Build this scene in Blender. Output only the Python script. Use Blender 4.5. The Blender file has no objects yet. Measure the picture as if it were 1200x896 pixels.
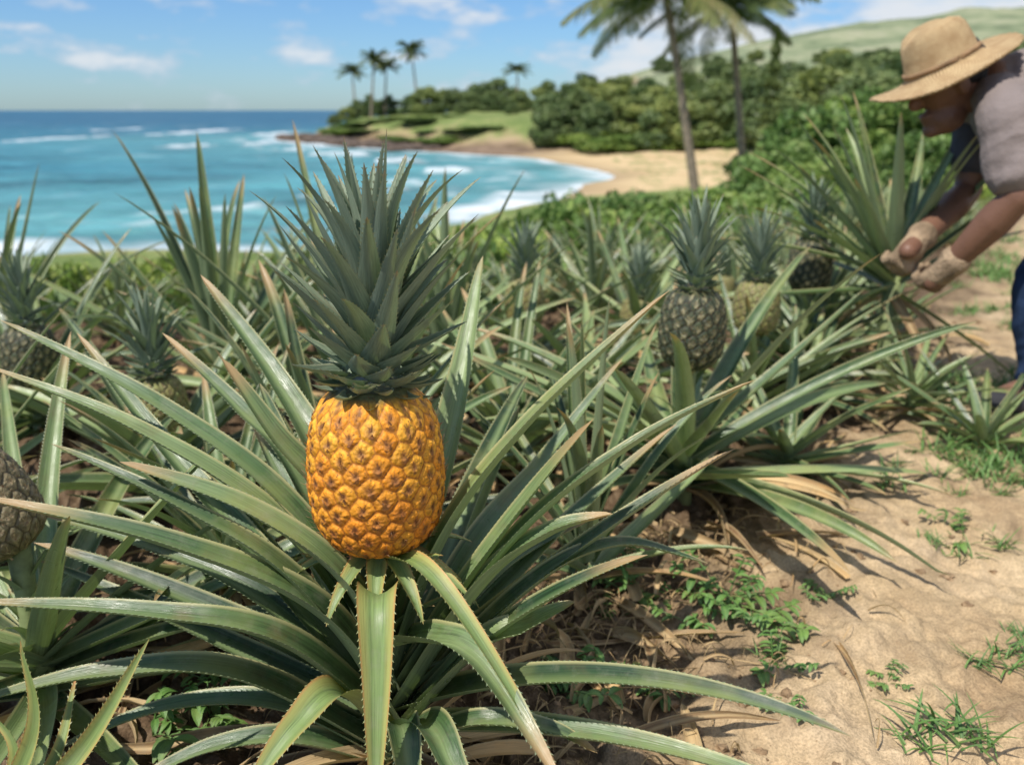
import bpy, math, random, bmesh
import numpy as np
from mathutils import Vector, Matrix, Quaternion
random.seed(7); rng=np.random.default_rng(7)
sc=bpy.context.scene; COL=sc.collection
sc.view_settings.view_transform='Standard'; sc.view_settings.look='None'; sc.view_settings.exposure=0
F=1039.0; PT=math.radians(17.1); CP,SP=math.cos(PT),math.sin(PT); CH=0.85; SEA=-4.15
def q(u,v,t):
    xc=(u-600)/F; yc=-(v-448)/F
    return np.array([xc*t, t*(CP+yc*SP), CH+t*(-SP+yc*CP)])
def qy(u,v,Y):
    yc=-(v-448)/F
    return q(u,v,Y/(CP+yc*SP))
def gp(u,v,z=0.0):
    yc=-(v-448)/F
    return q(u,v,(z-CH)/(-SP+yc*CP))
# ---------------- noise
def hsh(i,j,s):
    n=np.sin(i*127.1+j*311.7+s*74.7)*43758.5453
    return n-np.floor(n)
def vn(x,y,s=0):
    xi=np.floor(x); yi=np.floor(y); fx=x-xi; fy=y-yi
    fx=fx*fx*(3-2*fx); fy=fy*fy*(3-2*fy)
    a=hsh(xi,yi,s); b=hsh(xi+1,yi,s); c=hsh(xi,yi+1,s); d=hsh(xi+1,yi+1,s)
    return (a*(1-fx)+b*fx)*(1-fy)+(c*(1-fx)+d*fx)*fy
def fbm(x,y,o=4,s=0):
    r=0;a=.5;t=0
    for k in range(o):
        r=r+a*vn(x,y,s+k*3.1); t+=a; a*=.5; x=x*2.03+17.1; y=y*2.03+5.3
    return r/t
def ss(a,b,x):
    t=np.clip((x-a)/(b-a),0,1); return t*t*(3-2*t)
def sdf(px,py,poly):
    P=np.array(poly,float); n=len(P); d=np.full(px.shape,1e9); ins=np.zeros(px.shape,bool)
    for i in range(n):
        a=P[i]; b=P[(i+1)%n]; e=b-a; wx=px-a[0]; wy=py-a[1]
        h=np.clip((wx*e[0]+wy*e[1])/(e@e),0,1)
        d=np.minimum(d,np.hypot(wx-e[0]*h,wy-e[1]*h))
        c=((a[1]<=py)&(b[1]>py))|((b[1]<=py)&(a[1]>py))
        if abs(e[1])>1e-9:
            xi=a[0]+(py-a[1])*e[0]/e[1]; ins^=(c&(px<xi))
    return np.where(ins,d,-d)
# ---------------- mesh helpers
def mesh_np(name,V,Fc,attrs=None,mats=(),midx=None,smooth=True):
    me=bpy.data.meshes.new(name)
    V=np.asarray(V,dtype=np.float32)
    if isinstance(Fc,np.ndarray):
        nf,k=Fc.shape
        me.vertices.add(len(V)); me.vertices.foreach_set('co',V.ravel())
        me.loops.add(nf*k); me.loops.foreach_set('vertex_index',Fc.astype(np.int32).ravel())
        me.polygons.add(nf); me.polygons.foreach_set('loop_start',np.arange(0,nf*k,k,dtype=np.int32))
        me.update(calc_edges=True)
    else:
        me.from_pydata(V.tolist(),[],Fc); me.update()
    for m in mats: me.materials.append(m)
    if midx is not None: me.polygons.foreach_set('material_index',np.asarray(midx,dtype=np.int32))
    me.polygons.foreach_set('use_smooth',np.full(len(me.polygons),smooth))
    if attrs:
        for k,a in attrs.items():
            A=np.ones((len(V),4),dtype=np.float32); a=np.asarray(a); A[:,:a.shape[1]]=a
            at=me.attributes.new(k,'FLOAT_COLOR','POINT'); at.data.foreach_set('color',A.ravel())
    me.validate()
    return me
def obj(name,me,parent=None,loc=None,label=None,cat=None,kind=None,group=None):
    o=bpy.data.objects.new(name,me); COL.objects.link(o)
    if parent: o.parent=parent
    if loc is not None: o.location=[float(c) for c in loc]
    if label: o['label']=label
    if cat: o['category']=cat
    if kind: o['kind']=kind
    if group: o['group']=group
    return o
class MB:
    def __init__(s): s.v=[];s.f=[];s.a=[];s.m=[];s.n=0
    def add(s,V,Fs,A,mi=0):
        V=np.asarray(V); s.v.append(V); s.a.append(np.asarray(A))
        s.f+= [tuple(i+s.n for i in f) for f in Fs]; s.m+=[mi]*len(Fs); s.n+=len(V)
    def mesh(s,name,mats,smooth=True,att='lf'):
        return mesh_np(name,np.vstack(s.v),s.f,{att:np.vstack(s.a)},mats,s.m,smooth)
ACR=np.array([-1,-.68,-.33,0,.33,.68,1.])
def strip(mb,P,S,W,depth=.22,rnd=.5,teeth=False,mi=0,acr=ACR,tooth=.002):
    P=np.asarray(P,float); n=len(P)
    T=np.gradient(P,axis=0); T/= np.linalg.norm(T,axis=1)[:,None]+1e-9
    S=np.asarray(S,float)
    if S.ndim==1: S=np.tile(S,(n,1))
    S=S-(S*T).sum(1)[:,None]*T; S/=np.linalg.norm(S,axis=1)[:,None]+1e-9
    N=np.cross(S,T); W=np.asarray(W)
    s=np.linspace(0,1,n); k=len(acr)
    lat=acr[None,:]*W[:,None]*.5*(1-.36*np.abs(acr)[None,:]**2*depth)
    nor=(np.abs(acr)[None,:]**1.5)*W[:,None]*depth
    V=P[:,None,:]+S[:,None,:]*lat[:,:,None]+N[:,None,:]*nor[:,:,None]
    A=np.zeros((n,k,3)); A[:,:,0]=rnd; A[:,:,1]=s[:,None]; A[:,:,2]=(acr[None,:]+1)/2
    fs=[(i*k+j,i*k+j+1,(i+1)*k+j+1,(i+1)*k+j) for i in range(n-1) for j in range(k-1)]
    mb.add(V.reshape(-1,3),fs,A.reshape(-1,3),mi)
    if teeth:
        L=np.linalg.norm(np.diff(P,axis=0),axis=1).sum(); m=max(2,int(L*.93/.0075))
        cum=np.concatenate([[0],np.cumsum(np.linalg.norm(np.diff(P,axis=0),axis=1))])/L
        ts=np.linspace(.06,.95,m)
        for sg,j in ((-1,0),(1,k-1)):
            E=np.stack([np.interp(ts,cum,V[:,j,c]) for c in range(3)],1)
            Ti=np.stack([np.interp(ts,cum,T[:,c]) for c in range(3)],1)
            Si=np.stack([np.interp(ts,cum,S[:,c]) for c in range(3)],1)*sg
            tv=np.stack([E-Ti*.0014-Si*.0004,E+Ti*.0014-Si*.0004,E+Ti*.0026+Si*tooth],1).reshape(-1,3)
            A=np.zeros((3*m,3)); A[:,0]=rnd; A[:,1]=np.repeat(ts,3)*.9; A[:,2]=0
            mb.add(tv,[(3*i,3*i+1,3*i+2) if sg>0 else (3*i+1,3*i,3*i+2) for i in range(m)],A,mi)
def taper(n,W,p=.75,base=1.0):
    s=np.linspace(0,1,n); return W*np.minimum(base,1.16*(1-s)**p)+.0006
def spline(pts,n):
    P=np.array(pts,float); P=np.vstack([2*P[0]-P[1],P,2*P[-1]-P[-2]]); out=[]
    m=len(P)-3
    for x in np.linspace(0,m-1e-6,n):
        i=int(x); t=x-i; p0,p1,p2,p3=P[i:i+4]
        out.append(.5*((2*p1)+(-p0+p2)*t+(2*p0-5*p1+4*p2-p3)*t*t+(-p0+3*p1-3*p2+p3)*t**3))
    return np.array(out)
def radial(mb,base,az,el0,bend,L,W,rnd,n=20,teeth=False,mi=0,drift=0,pw=1.3,minz=None,depth=.22,p=.75,twist=0):
    s=np.linspace(0,1,n); el=el0-bend*s**pw; a=az+drift*s
    D=np.stack([np.cos(el)*np.cos(a),np.cos(el)*np.sin(a),np.sin(el)],1)*(L/(n-1))
    P=np.vstack([[0,0,0],np.cumsum(D[:-1],axis=0)])+np.asarray(base)
    if minz is not None:
        P[:,2]=np.maximum(P[:,2],minz+.004*s)
    S0=np.array([math.sin(az),-math.cos(az),0.]); U=np.array([0,0,1.])
    S=np.cos(twist*s)[:,None]*S0+np.sin(twist*s)[:,None]*U
    strip(mb,P,S,taper(n,W,p),depth,rnd,teeth,mi)
# ---------------- node helpers
def newmat(name):
    m=bpy.data.materials.new(name); m.use_nodes=True; nt=m.node_tree; nt.nodes.clear(); return m,nt
def N(nt,t,ins=None,**pr):
    n=nt.nodes.new(t)
    for k,v in pr.items(): setattr(n,k,v)
    if ins:
        for k,v in ins.items():
            s=n.inputs[k]
            if isinstance(v,bpy.types.NodeSocket): nt.links.new(v,s)
            else:
                if isinstance(v,tuple) and len(v)==3 and s.type=='RGBA': v=v+(1,)
                s.default_value=v
    return n
def ramp(nt,fac,st,interp='LINEAR'):
    n=nt.nodes.new('ShaderNodeValToRGB'); nt.links.new(fac,n.inputs[0]); cr=n.color_ramp; cr.interpolation=interp
    while len(cr.elements)<len(st): cr.elements.new(.5)
    for e,(p,c) in zip(cr.elements,st):
        e.position=p; e.color=(c,c,c,1) if not isinstance(c,tuple) else c+(1,)
    return n.outputs[0]
def mix(nt,f,a,b,bt='MIX'):
    n=nt.nodes.new('ShaderNodeMix'); n.data_type='RGBA'; n.blend_type=bt
    for s,v in ((n.inputs[0],f),(n.inputs[6],a),(n.inputs[7],b)):
        if isinstance(v,bpy.types.NodeSocket): nt.links.new(v,s)
        else: s.default_value=v if not isinstance(v,tuple) else v+(1,)
    return n.outputs[2]
def mth(nt,op,a,b=0.,c=None,clamp=False):
    n=nt.nodes.new('ShaderNodeMath'); n.operation=op; n.use_clamp=clamp
    for i,v in enumerate((a,b) if c is None else (a,b,c)):
        if isinstance(v,bpy.types.NodeSocket): nt.links.new(v,n.inputs[i])
        else: n.inputs[i].default_value=v
    return n.outputs[0]
def noise(nt,vec,scale,detail=3,rough=.55):
    ins={'Scale':scale,'Detail':detail,'Roughness':rough}
    if vec is not None: ins['Vector']=vec
    return N(nt,'ShaderNodeTexNoise',ins).outputs[0]
def out(nt,sh): 
    o=nt.nodes.new('ShaderNodeOutputMaterial'); nt.links.new(sh,o.inputs[0])
def simple(name,c,r=.6,ns=20,var=.35,spec=.4,bump=0,bs=60,sheen=0):
    m,nt=newmat(name); tc=N(nt,'ShaderNodeTexCoord').outputs['Object']
    f=noise(nt,tc,ns,4); c0=tuple(x*(1-var) for x in c); c1=tuple(min(1,x*(1+var)) for x in c)
    col=ramp(nt,f,[(.3,c0),(.7,c1)])
    ins={'Base Color':col,'Roughness':r,'Specular IOR Level':spec}
    if bump: ins['Normal']=N(nt,'ShaderNodeBump',{'Strength':bump,'Distance':.01,'Height':noise(nt,tc,bs,4)}).outputs[0]
    b=N(nt,'ShaderNodeBsdfPrincipled',ins); out(nt,b.outputs[0]); return m
def leafmat(name,dark,mid,pale,under,edge,tip,tipstart=.9,rough=.36,blotch=(.2,.12,.05),bamt=.35,trans=.12,tipvar=.16,ylw=.45,edge2=None):
    m,nt=newmat(name)
    at=N(nt,'ShaderNodeAttribute',attribute_name='lf'); sp=N(nt,'ShaderNodeSeparateXYZ',{0:at.outputs['Vector']})
    R,AL,AC=sp.outputs
    vec=N(nt,'ShaderNodeCombineXYZ',{0:mth(nt,'MULTIPLY',AC,16.),1:mth(nt,'MULTIPLY',AL,3.),2:mth(nt,'MULTIPLY',R,57.)}).outputs[0]
    st=noise(nt,vec,1.6,4,.6)
    oi=N(nt,'ShaderNodeObjectInfo').outputs['Random']
    rr=mth(nt,'ADD',R,mth(nt,'MULTIPLY',mth(nt,'SUBTRACT',oi,.5),.25),clamp=True)
    base=ramp(nt,rr,[(.0,dark),(.5,mid),(1.,pale)])
    base=mix(nt,1.,base,ramp(nt,st,[(.3,.55),(.7,1.42)]),'MULTIPLY')
    d=mth(nt,'ABSOLUTE',mth(nt,'MULTIPLY',mth(nt,'SUBTRACT',AC,.5),2.))
    cen=mth(nt,'MULTIPLY',mth(nt,'SUBTRACT',.5,d,clamp=True),1.1,clamp=True)
    base=mix(nt,cen,base,tuple(x*1.15 for x in pale))
    tc=N(nt,'ShaderNodeTexCoord').outputs['Object']
    yl=ramp(nt,noise(nt,tc,5,4,.6),[(.5,0.),(.68,ylw)])
    base=mix(nt,yl,base,(pale[0]*1.4,pale[1]*1.1,pale[2]*.8))
    bl=ramp(nt,noise(nt,tc,14,5,.65),[(.57,0.),(.72,bamt)])
    base=mix(nt,bl,base,blotch)
    du=ramp(nt,noise(nt,tc,45,5,.7),[(.5,0.),(.7,.25)])
    base=mix(nt,du,base,(.3,.29,.21))
    if edge2: base=mix(nt,ramp(nt,d,[(.35,0.),(.75,.85)]),base,edge2)
    base=mix(nt,ramp(nt,d,[(.82,0.),(.97,.9)]),base,edge)
    bk=N(nt,'ShaderNodeNewGeometry').outputs['Backfacing']
    un=mix(nt,1.,under,ramp(nt,st,[(.3,.7),(.7,1.25)]),'MULTIPLY')
    base=mix(nt,mth(nt,'MULTIPLY',bk,.85),base,un)
    tt=mth(nt,'ADD',AL,mth(nt,'MULTIPLY',mth(nt,'SUBTRACT',st,.5),.14*tipvar/.16))
    tt=mth(nt,'ADD',tt,mth(nt,'MULTIPLY',mth(nt,'SUBTRACT',mth(nt,'FRACT',mth(nt,'MULTIPLY',R,37.)),.65),tipvar))
    base=mix(nt,ramp(nt,tt,[(tipstart-.06,0.),(tipstart,.5),(min(1,tipstart+.05),.95)]),base,tip)
    bp=N(nt,'ShaderNodeBump',{'Strength':.35,'Distance':.002,'Height':st}).outputs[0]
    rg=ramp(nt,noise(nt,tc,30,3),[(.3,rough-.06),(.7,rough+.2)])
    b=N(nt,'ShaderNodeBsdfPrincipled',{'Base Color':base,'Roughness':rg,'Specular IOR Level':.6,'Normal':bp})
    tr=N(nt,'ShaderNodeBsdfTranslucent',{'Color':mix(nt,1.,base,(1.3,1.5,.6),'MULTIPLY')})
    mx=N(nt,'ShaderNodeMixShader',{0:trans,1:b.outputs[0],2:tr.outputs[0]}); out(nt,mx.outputs[0]); return m
M_leaf=leafmat('pineapple_leaf',(.026,.06,.023),(.08,.142,.05),(.26,.335,.14),(.22,.285,.16),(.44,.41,.19),(.43,.29,.14),.9,.31)
M_bract=leafmat('bract_leaf',(.08,.14,.05),(.12,.19,.06),(.2,.28,.09),(.25,.3,.12),(.55,.3,.1),(.55,.2,.07),.93,.4,edge2=(.42,.4,.12),bamt=.2)
M_crown=leafmat('pineapple_crown_leaf',(.08,.115,.072),(.165,.22,.145),(.28,.345,.23),(.21,.27,.2),(.33,.34,.22),(.33,.2,.11),.97,.42,tipvar=.03,bamt=.25,ylw=.2)
M_dry=leafmat('dry_leaf',(.2,.115,.05),(.38,.25,.12),(.58,.43,.22),(.4,.29,.15),(.48,.35,.18),(.3,.18,.09),.95,.7,(.1,.05,.025),.7)
M_weed=leafmat('weed_leaf',(.05,.13,.03),(.09,.2,.04),(.15,.28,.06),(.12,.23,.07),(.12,.23,.05),(.16,.2,.05),.97,.45)
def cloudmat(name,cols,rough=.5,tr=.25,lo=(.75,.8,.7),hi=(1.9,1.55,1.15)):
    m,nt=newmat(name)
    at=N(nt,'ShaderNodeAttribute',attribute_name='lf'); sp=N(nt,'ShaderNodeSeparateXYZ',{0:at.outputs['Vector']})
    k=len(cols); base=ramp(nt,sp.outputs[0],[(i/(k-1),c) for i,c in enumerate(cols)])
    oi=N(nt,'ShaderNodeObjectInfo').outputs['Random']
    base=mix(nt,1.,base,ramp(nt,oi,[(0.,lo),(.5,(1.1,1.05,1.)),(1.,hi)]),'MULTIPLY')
    b=N(nt,'ShaderNodeBsdfPrincipled',{'Base Color':base,'Roughness':rough,'Specular IOR Level':.35})
    t=N(nt,'ShaderNodeBsdfTranslucent',{'Color':base}); out(nt,N(nt,'ShaderNodeMixShader',{0:tr,1:b.outputs[0],2:t.outputs[0]}).outputs[0]); return m
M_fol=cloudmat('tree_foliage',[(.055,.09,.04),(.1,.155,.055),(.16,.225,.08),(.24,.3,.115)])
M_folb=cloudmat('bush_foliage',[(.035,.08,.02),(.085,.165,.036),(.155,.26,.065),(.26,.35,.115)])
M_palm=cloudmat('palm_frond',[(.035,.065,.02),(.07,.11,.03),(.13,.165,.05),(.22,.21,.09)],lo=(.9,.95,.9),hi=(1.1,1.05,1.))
M_bark=simple('bark',(.16,.12,.085),.85,8,.4,bump=.5)
M_ptrunk=simple('palm_trunk_bark',(.24,.19,.14),.85,6,.4,bump=.5)
M_stem=simple('pineapple_stem',(.2,.24,.1),.6,30,.4)
# ---------------- terrain
COAST=[(-400,31),(-18.3,31.6),(-8.6,33.3),(-2.7,41),(0.3,49.6),(4.2,59.4),(6.6,66),(7.6,74),(6.2,83),(1.9,99),(-10.6,113),(-26.5,133),(-41,160),(-43,172),(-30,190),(0,260),(60,500),(60,6000),(6000,6000),(6000,-400),(-400,-400)]
FIELD=[(-400,-400),(-400,3.9),(-1.3,3.9),(-.2,4.3),(.8,5.2),(2.4,7.4),(4.6,11.5),(9,19),(17,32),(36,60),(70,90),(6000,200),(6000,-400)]
XB=lambda Y: np.interp(Y,[0,.8,1.1,1.6,1.85,2.5,3,4,6,9,14],[-.1,-.05,.08,.3,.5,.95,1.3,1.9,3.0,4.8,8])
def height(x,y,fine=True):
    s=sdf(x,y,COAST); s=s+(fbm(x/7,y/7,3,61)-.5)*4.*ss(30,10,np.abs(s)); e=-sdf(x,y,FIELD)
    b=SEA+np.where(s>0,.055*np.minimum(s,30),np.maximum(.09*s,-4))
    b=b+2.9*ss(3,16,s+(fbm(x/6,y/6,3,6)-.5)*6)*ss(98,118,y)+ss(14,30,s)*1.2*ss(40,70,y)*ss(110,90,y)
    base=-.055*np.clip(y-2.7,0,12)
    p=base-np.interp(x,[-2,4,20],[.5,.34,.26])*np.maximum(e,0)
    z=np.maximum(b,p)
    a=x/np.maximum(y,1)
    sl=np.interp(a,[-.12,.05,.09,.145,.27,.41,.534,.9],[0,.012,.03,.043,.067,.088,.1,.115])
    hz=np.minimum(y,620)*sl*ss(170,600,y)*(1+.16*(fbm(x/90,y/90,5,3)-.5)*2)
    z=z+np.where(y>150,hz,0)
    z=z+(fbm(x/3,y/3,3,9)-.5)*.5*ss(0,6,e)*ss(0,12,s)
    if fine:
        path=ss(-.15,.25,x-XB(y)); near=ss(14,8,np.hypot(x,y))
        z=z+near*((fbm(x*2,y*2,3,1)-.5)*.05+(fbm(x*11,y*11,4,2)-.5)*(.07-.03*path)+np.maximum(fbm(x*30,y*30,2,5)-.5,0)*(.08-.055*path)
          -.03*ss(.58,.75,fbm(x*4.3,y*4.3,2,33))*path+(.02-.012*path)*(fbm(x*60,y*60,2,8)-.5)+.06*np.maximum(fbm(x*15,y*15,2,81)-.62,0)*path)
    return z,s,e
def gz(x,y):
    z,_,_=height(np.array([float(x)]),np.array([float(y)]),True); return float(z[0])
def ring(r0,r1,k): return list(np.exp(np.linspace(math.log(r0),math.log(r1),k,endpoint=False)))
rr=np.array(ring(.15,.7,20)+ring(.7,4,360)+ring(4,100,190)+ring(100,5200,130)+[5200])
an=np.concatenate([np.linspace(46,134,560),np.linspace(138,402,70)[:-1]]); an=np.radians(an)
X=rr[:,None]*np.cos(an)[None,:]; Y=rr[:,None]*np.sin(an)[None,:]
Z,S_,E_=height(X.ravel(),Y.ravel()); V=np.stack([X.ravel(),Y.ravel(),Z],1)
nr,na=X.shape
i,j=np.meshgrid(np.arange(nr-1),np.arange(na),indexing='ij'); j2=(j+1)%na
Fq=np.stack([i*na+j,(i+1)*na+j,(i+1)*na+j2,i*na+j2],-1).reshape(-1,4)
xx,yy=V[:,0],V[:,1]
pth=ss(-.06,.4,xx-XB(yy)+(fbm(xx*5,yy*5,4,4)-.5)*.5)
nb=(fbm(xx/4,yy/4,3,8)-.5)
grass=ss(-.2,.8,E_)*ss(-1.,.6,S_+nb*2+ss(52,60,yy)*-19)
grass=np.maximum(grass,ss(40,60,yy)*ss(20,26,S_+nb*8))
grass=np.maximum(grass,ss(96,108,yy)*ss(7,11,S_+nb*8))
grass=np.maximum(grass,.75*ss(.56,.66,fbm(xx*1.4,yy*1.4,4,12))*ss(.6,1.4,xx-XB(yy)))
rock=ss(97,108,yy)*ss(11,5,S_+nb*8)
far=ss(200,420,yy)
m,nt=newmat('ground_soil')
at=N(nt,'ShaderNodeAttribute',attribute_name='zone'); sp=N(nt,'ShaderNodeSeparateXYZ',{0:at.outputs['Vector']})
PA,GR,RO=sp.outputs; FA=at.outputs['Alpha']
pos=N(nt,'ShaderNodeNewGeometry').outputs['Position']
n1=noise(nt,pos,3,6,.6); n2=noise(nt,pos,40,5,.65); n3=noise(nt,pos,260,3,.6); n4=noise(nt,pos,.25,6,.6); n5=noise(nt,pos,.03,12,.75)
soil=ramp(nt,n2,[(.3,(.05,.032,.019)),(.5,(.12,.078,.045)),(.7,(.24,.17,.105))])
sand=ramp(nt,n1,[(.3,(.38,.26,.145)),(.5,(.52,.38,.22)),(.7,(.64,.48,.3))])
sand=mix(nt,1.,sand,ramp(nt,n2,[(.3,.74),(.6,1.06)]),'MULTIPLY')
c=mix(nt,PA,soil,sand)
c=mix(nt,1.,c,ramp(nt,n3,[(.3,.66),(.62,1.14)]),'MULTIPLY')
c=mix(nt,ramp(nt,noise(nt,pos,5,7,.72),[(.52,0.),(.66,.6)]),c,(.17,.115,.07))
beach=ramp(nt,n4,[(.3,(.5,.36,.19)),(.7,(.62,.47,.27))])
rf=N(nt,'ShaderNodeSeparateXYZ',{0:pos}).outputs
isb=ramp(nt,mth(nt,'DIVIDE',rf[1],40.,clamp=True),[(.4,0.),(.6,1.)])
c=mix(nt,isb,c,beach)
wet=ramp(nt,mth(nt,'SUBTRACT',rf[2],-4.3),[(.1,1.),(.35,0.)])
c=mix(nt,mth(nt,'MULTIPLY',wet,isb),c,(.33,.24,.14))
gr=ramp(nt,mix(nt,.5,n4,n1),[(.35,(.08,.13,.035)),(.5,(.17,.22,.065)),(.62,(.3,.3,.12)),(.7,(.34,.28,.14))])
hl=ramp(nt,n5,[(.4,(.11,.14,.08)),(.46,(.18,.22,.12)),(.55,(.28,.3,.18)),(.68,(.36,.34,.24))])  # hill greens paled and greyed: aerial haze put into the colour
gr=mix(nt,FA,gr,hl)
c=mix(nt,GR,c,gr)
rk=ramp(nt,n4,[(.35,(.09,.06,.04)),(.65,(.27,.19,.13))])
c=mix(nt,RO,c,rk)
hh=mth(nt,'ADD',mth(nt,'MULTIPLY',n2,.6),mth(nt,'MULTIPLY',n3,.3))
bp=N(nt,'ShaderNodeBump',{'Strength':.8,'Distance':.012,'Height':hh}).outputs[0]
out(nt,N(nt,'ShaderNodeBsdfPrincipled',{'Base Color':c,'Roughness':.95,'Specular IOR Level':.15,'Normal':bp}).outputs[0])
M_ground=m
me=mesh_np('ground',V,Fq,{'zone':np.stack([pth,grass,rock,far],1)},[M_ground])
obj('ground',me,label='sandy brown field soil falling to a beach and grassy hills',cat='ground',kind='structure')
# ---------------- sea
rs=1/np.linspace(1/24.,1/5000.,380); aa=np.radians(np.linspace(35,150,460))
X=rs[:,None]*np.cos(aa); Y=rs[:,None]*np.sin(aa); x=X.ravel(); y=Y.ravel()
s=-sdf(x,y,COAST)-(fbm(x/7,y/7,3,61)-.5)*4.
nn=fbm(x/5,y/5,5,21)
sh=s+(nn-.5)*9
foam=ss(4.4,.0,sh)*(.5+.5*ss(.35,.6,fbm(x/1.6,y/1.6,3,22)))
for d0,wd in ((7.5,.9),(12.5,.8)):
    foam=np.maximum(foam,np.exp(-((sh-d0)/wd)**2)*ss(.5,.66,fbm(x/5,y/3,4,d0))*.55)
for (u,v,ru,rv) in [(72,163,22,5),(145,152,12,3),(235,155,26,4.),(220,172,30,2.6),(320,158,26,3),(300,170,16,2.5),(470,190,46,3),(520,202,36,3),(395,182,46,3),(350,176,20,2)]:
    p=gp(u,v,SEA); p0=gp(u,v-rv,SEA); p1=gp(u,v+rv,SEA); rx=ru/F*np.hypot(p[0],p[1]); ry=(p0[1]-p1[1])/2
    g=np.exp(-((x-p[0])/rx)**2-((y-p[1])/ry)**2)
    foam=np.maximum(foam,ss(.4,.66,g*(.0+1.7*fbm(x/1.6+u,y/3,5,31)))*.8)
foam=np.maximum(foam,.2*ss(.7,.8,fbm(x/4,y/8,4,41))*ss(40,80,y)*ss(500,200,y))
z=SEA+foam*.35*ss(2,8,s)+(fbm(x/2.5,y/1.6,3,2)-.5)*.4*ss(300,60,y)*ss(0,6,s)
shal=ss(60,3,s+(fbm(x/14,y/14,3,71)-.5)*30); dist=ss(50,400,y)
nr,na=X.shape; i,j=np.meshgrid(np.arange(nr-1),np.arange(na-1),indexing='ij')
Fq=np.stack([i*na+j+1,i*na+j,(i+1)*na+j,(i+1)*na+j+1],-1).reshape(-1,4)[:,::-1]
m,nt=newmat('sea_water')
at=N(nt,'ShaderNodeAttribute',attribute_name='zone'); sp=N(nt,'ShaderNodeSeparateXYZ',{0:at.outputs['Vector']})
pos=N(nt,'ShaderNodeNewGeometry').outputs['Position']
mp=N(nt,'ShaderNodeMapping',{0:pos,3:(.08,.2,.1)}).outputs[0]
nz=noise(nt,mp,1,7,.65)
c=mix(nt,sp.outputs[2],(.04,.18,.225),(.026,.11,.17))
c=mix(nt,mth(nt,'MULTIPLY',sp.outputs[1],.75),c,(.12,.32,.315))
c=mix(nt,1.,c,ramp(nt,nz,[(.3,.5),(.7,1.5)]),'MULTIPLY')
c=mix(nt,sp.outputs[0],c,(.8,.83,.83))
bp=N(nt,'ShaderNodeBump',{'Strength':.8,'Distance':.5,'Height':noise(nt,mp,7,6,.6)}).outputs[0]
out(nt,N(nt,'ShaderNodeBsdfPrincipled',{'Base Color':c,'Roughness':.35,'Specular IOR Level':.25,'Normal':bp}).outputs[0])
me=mesh_np('sea',np.stack([x,y,z],1),Fq,{'zone':np.stack([foam,shal,dist],1)},[m])
obj('sea',me,label='turquoise ocean with white breaking waves along the shore',cat='sea',kind='structure')
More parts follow.
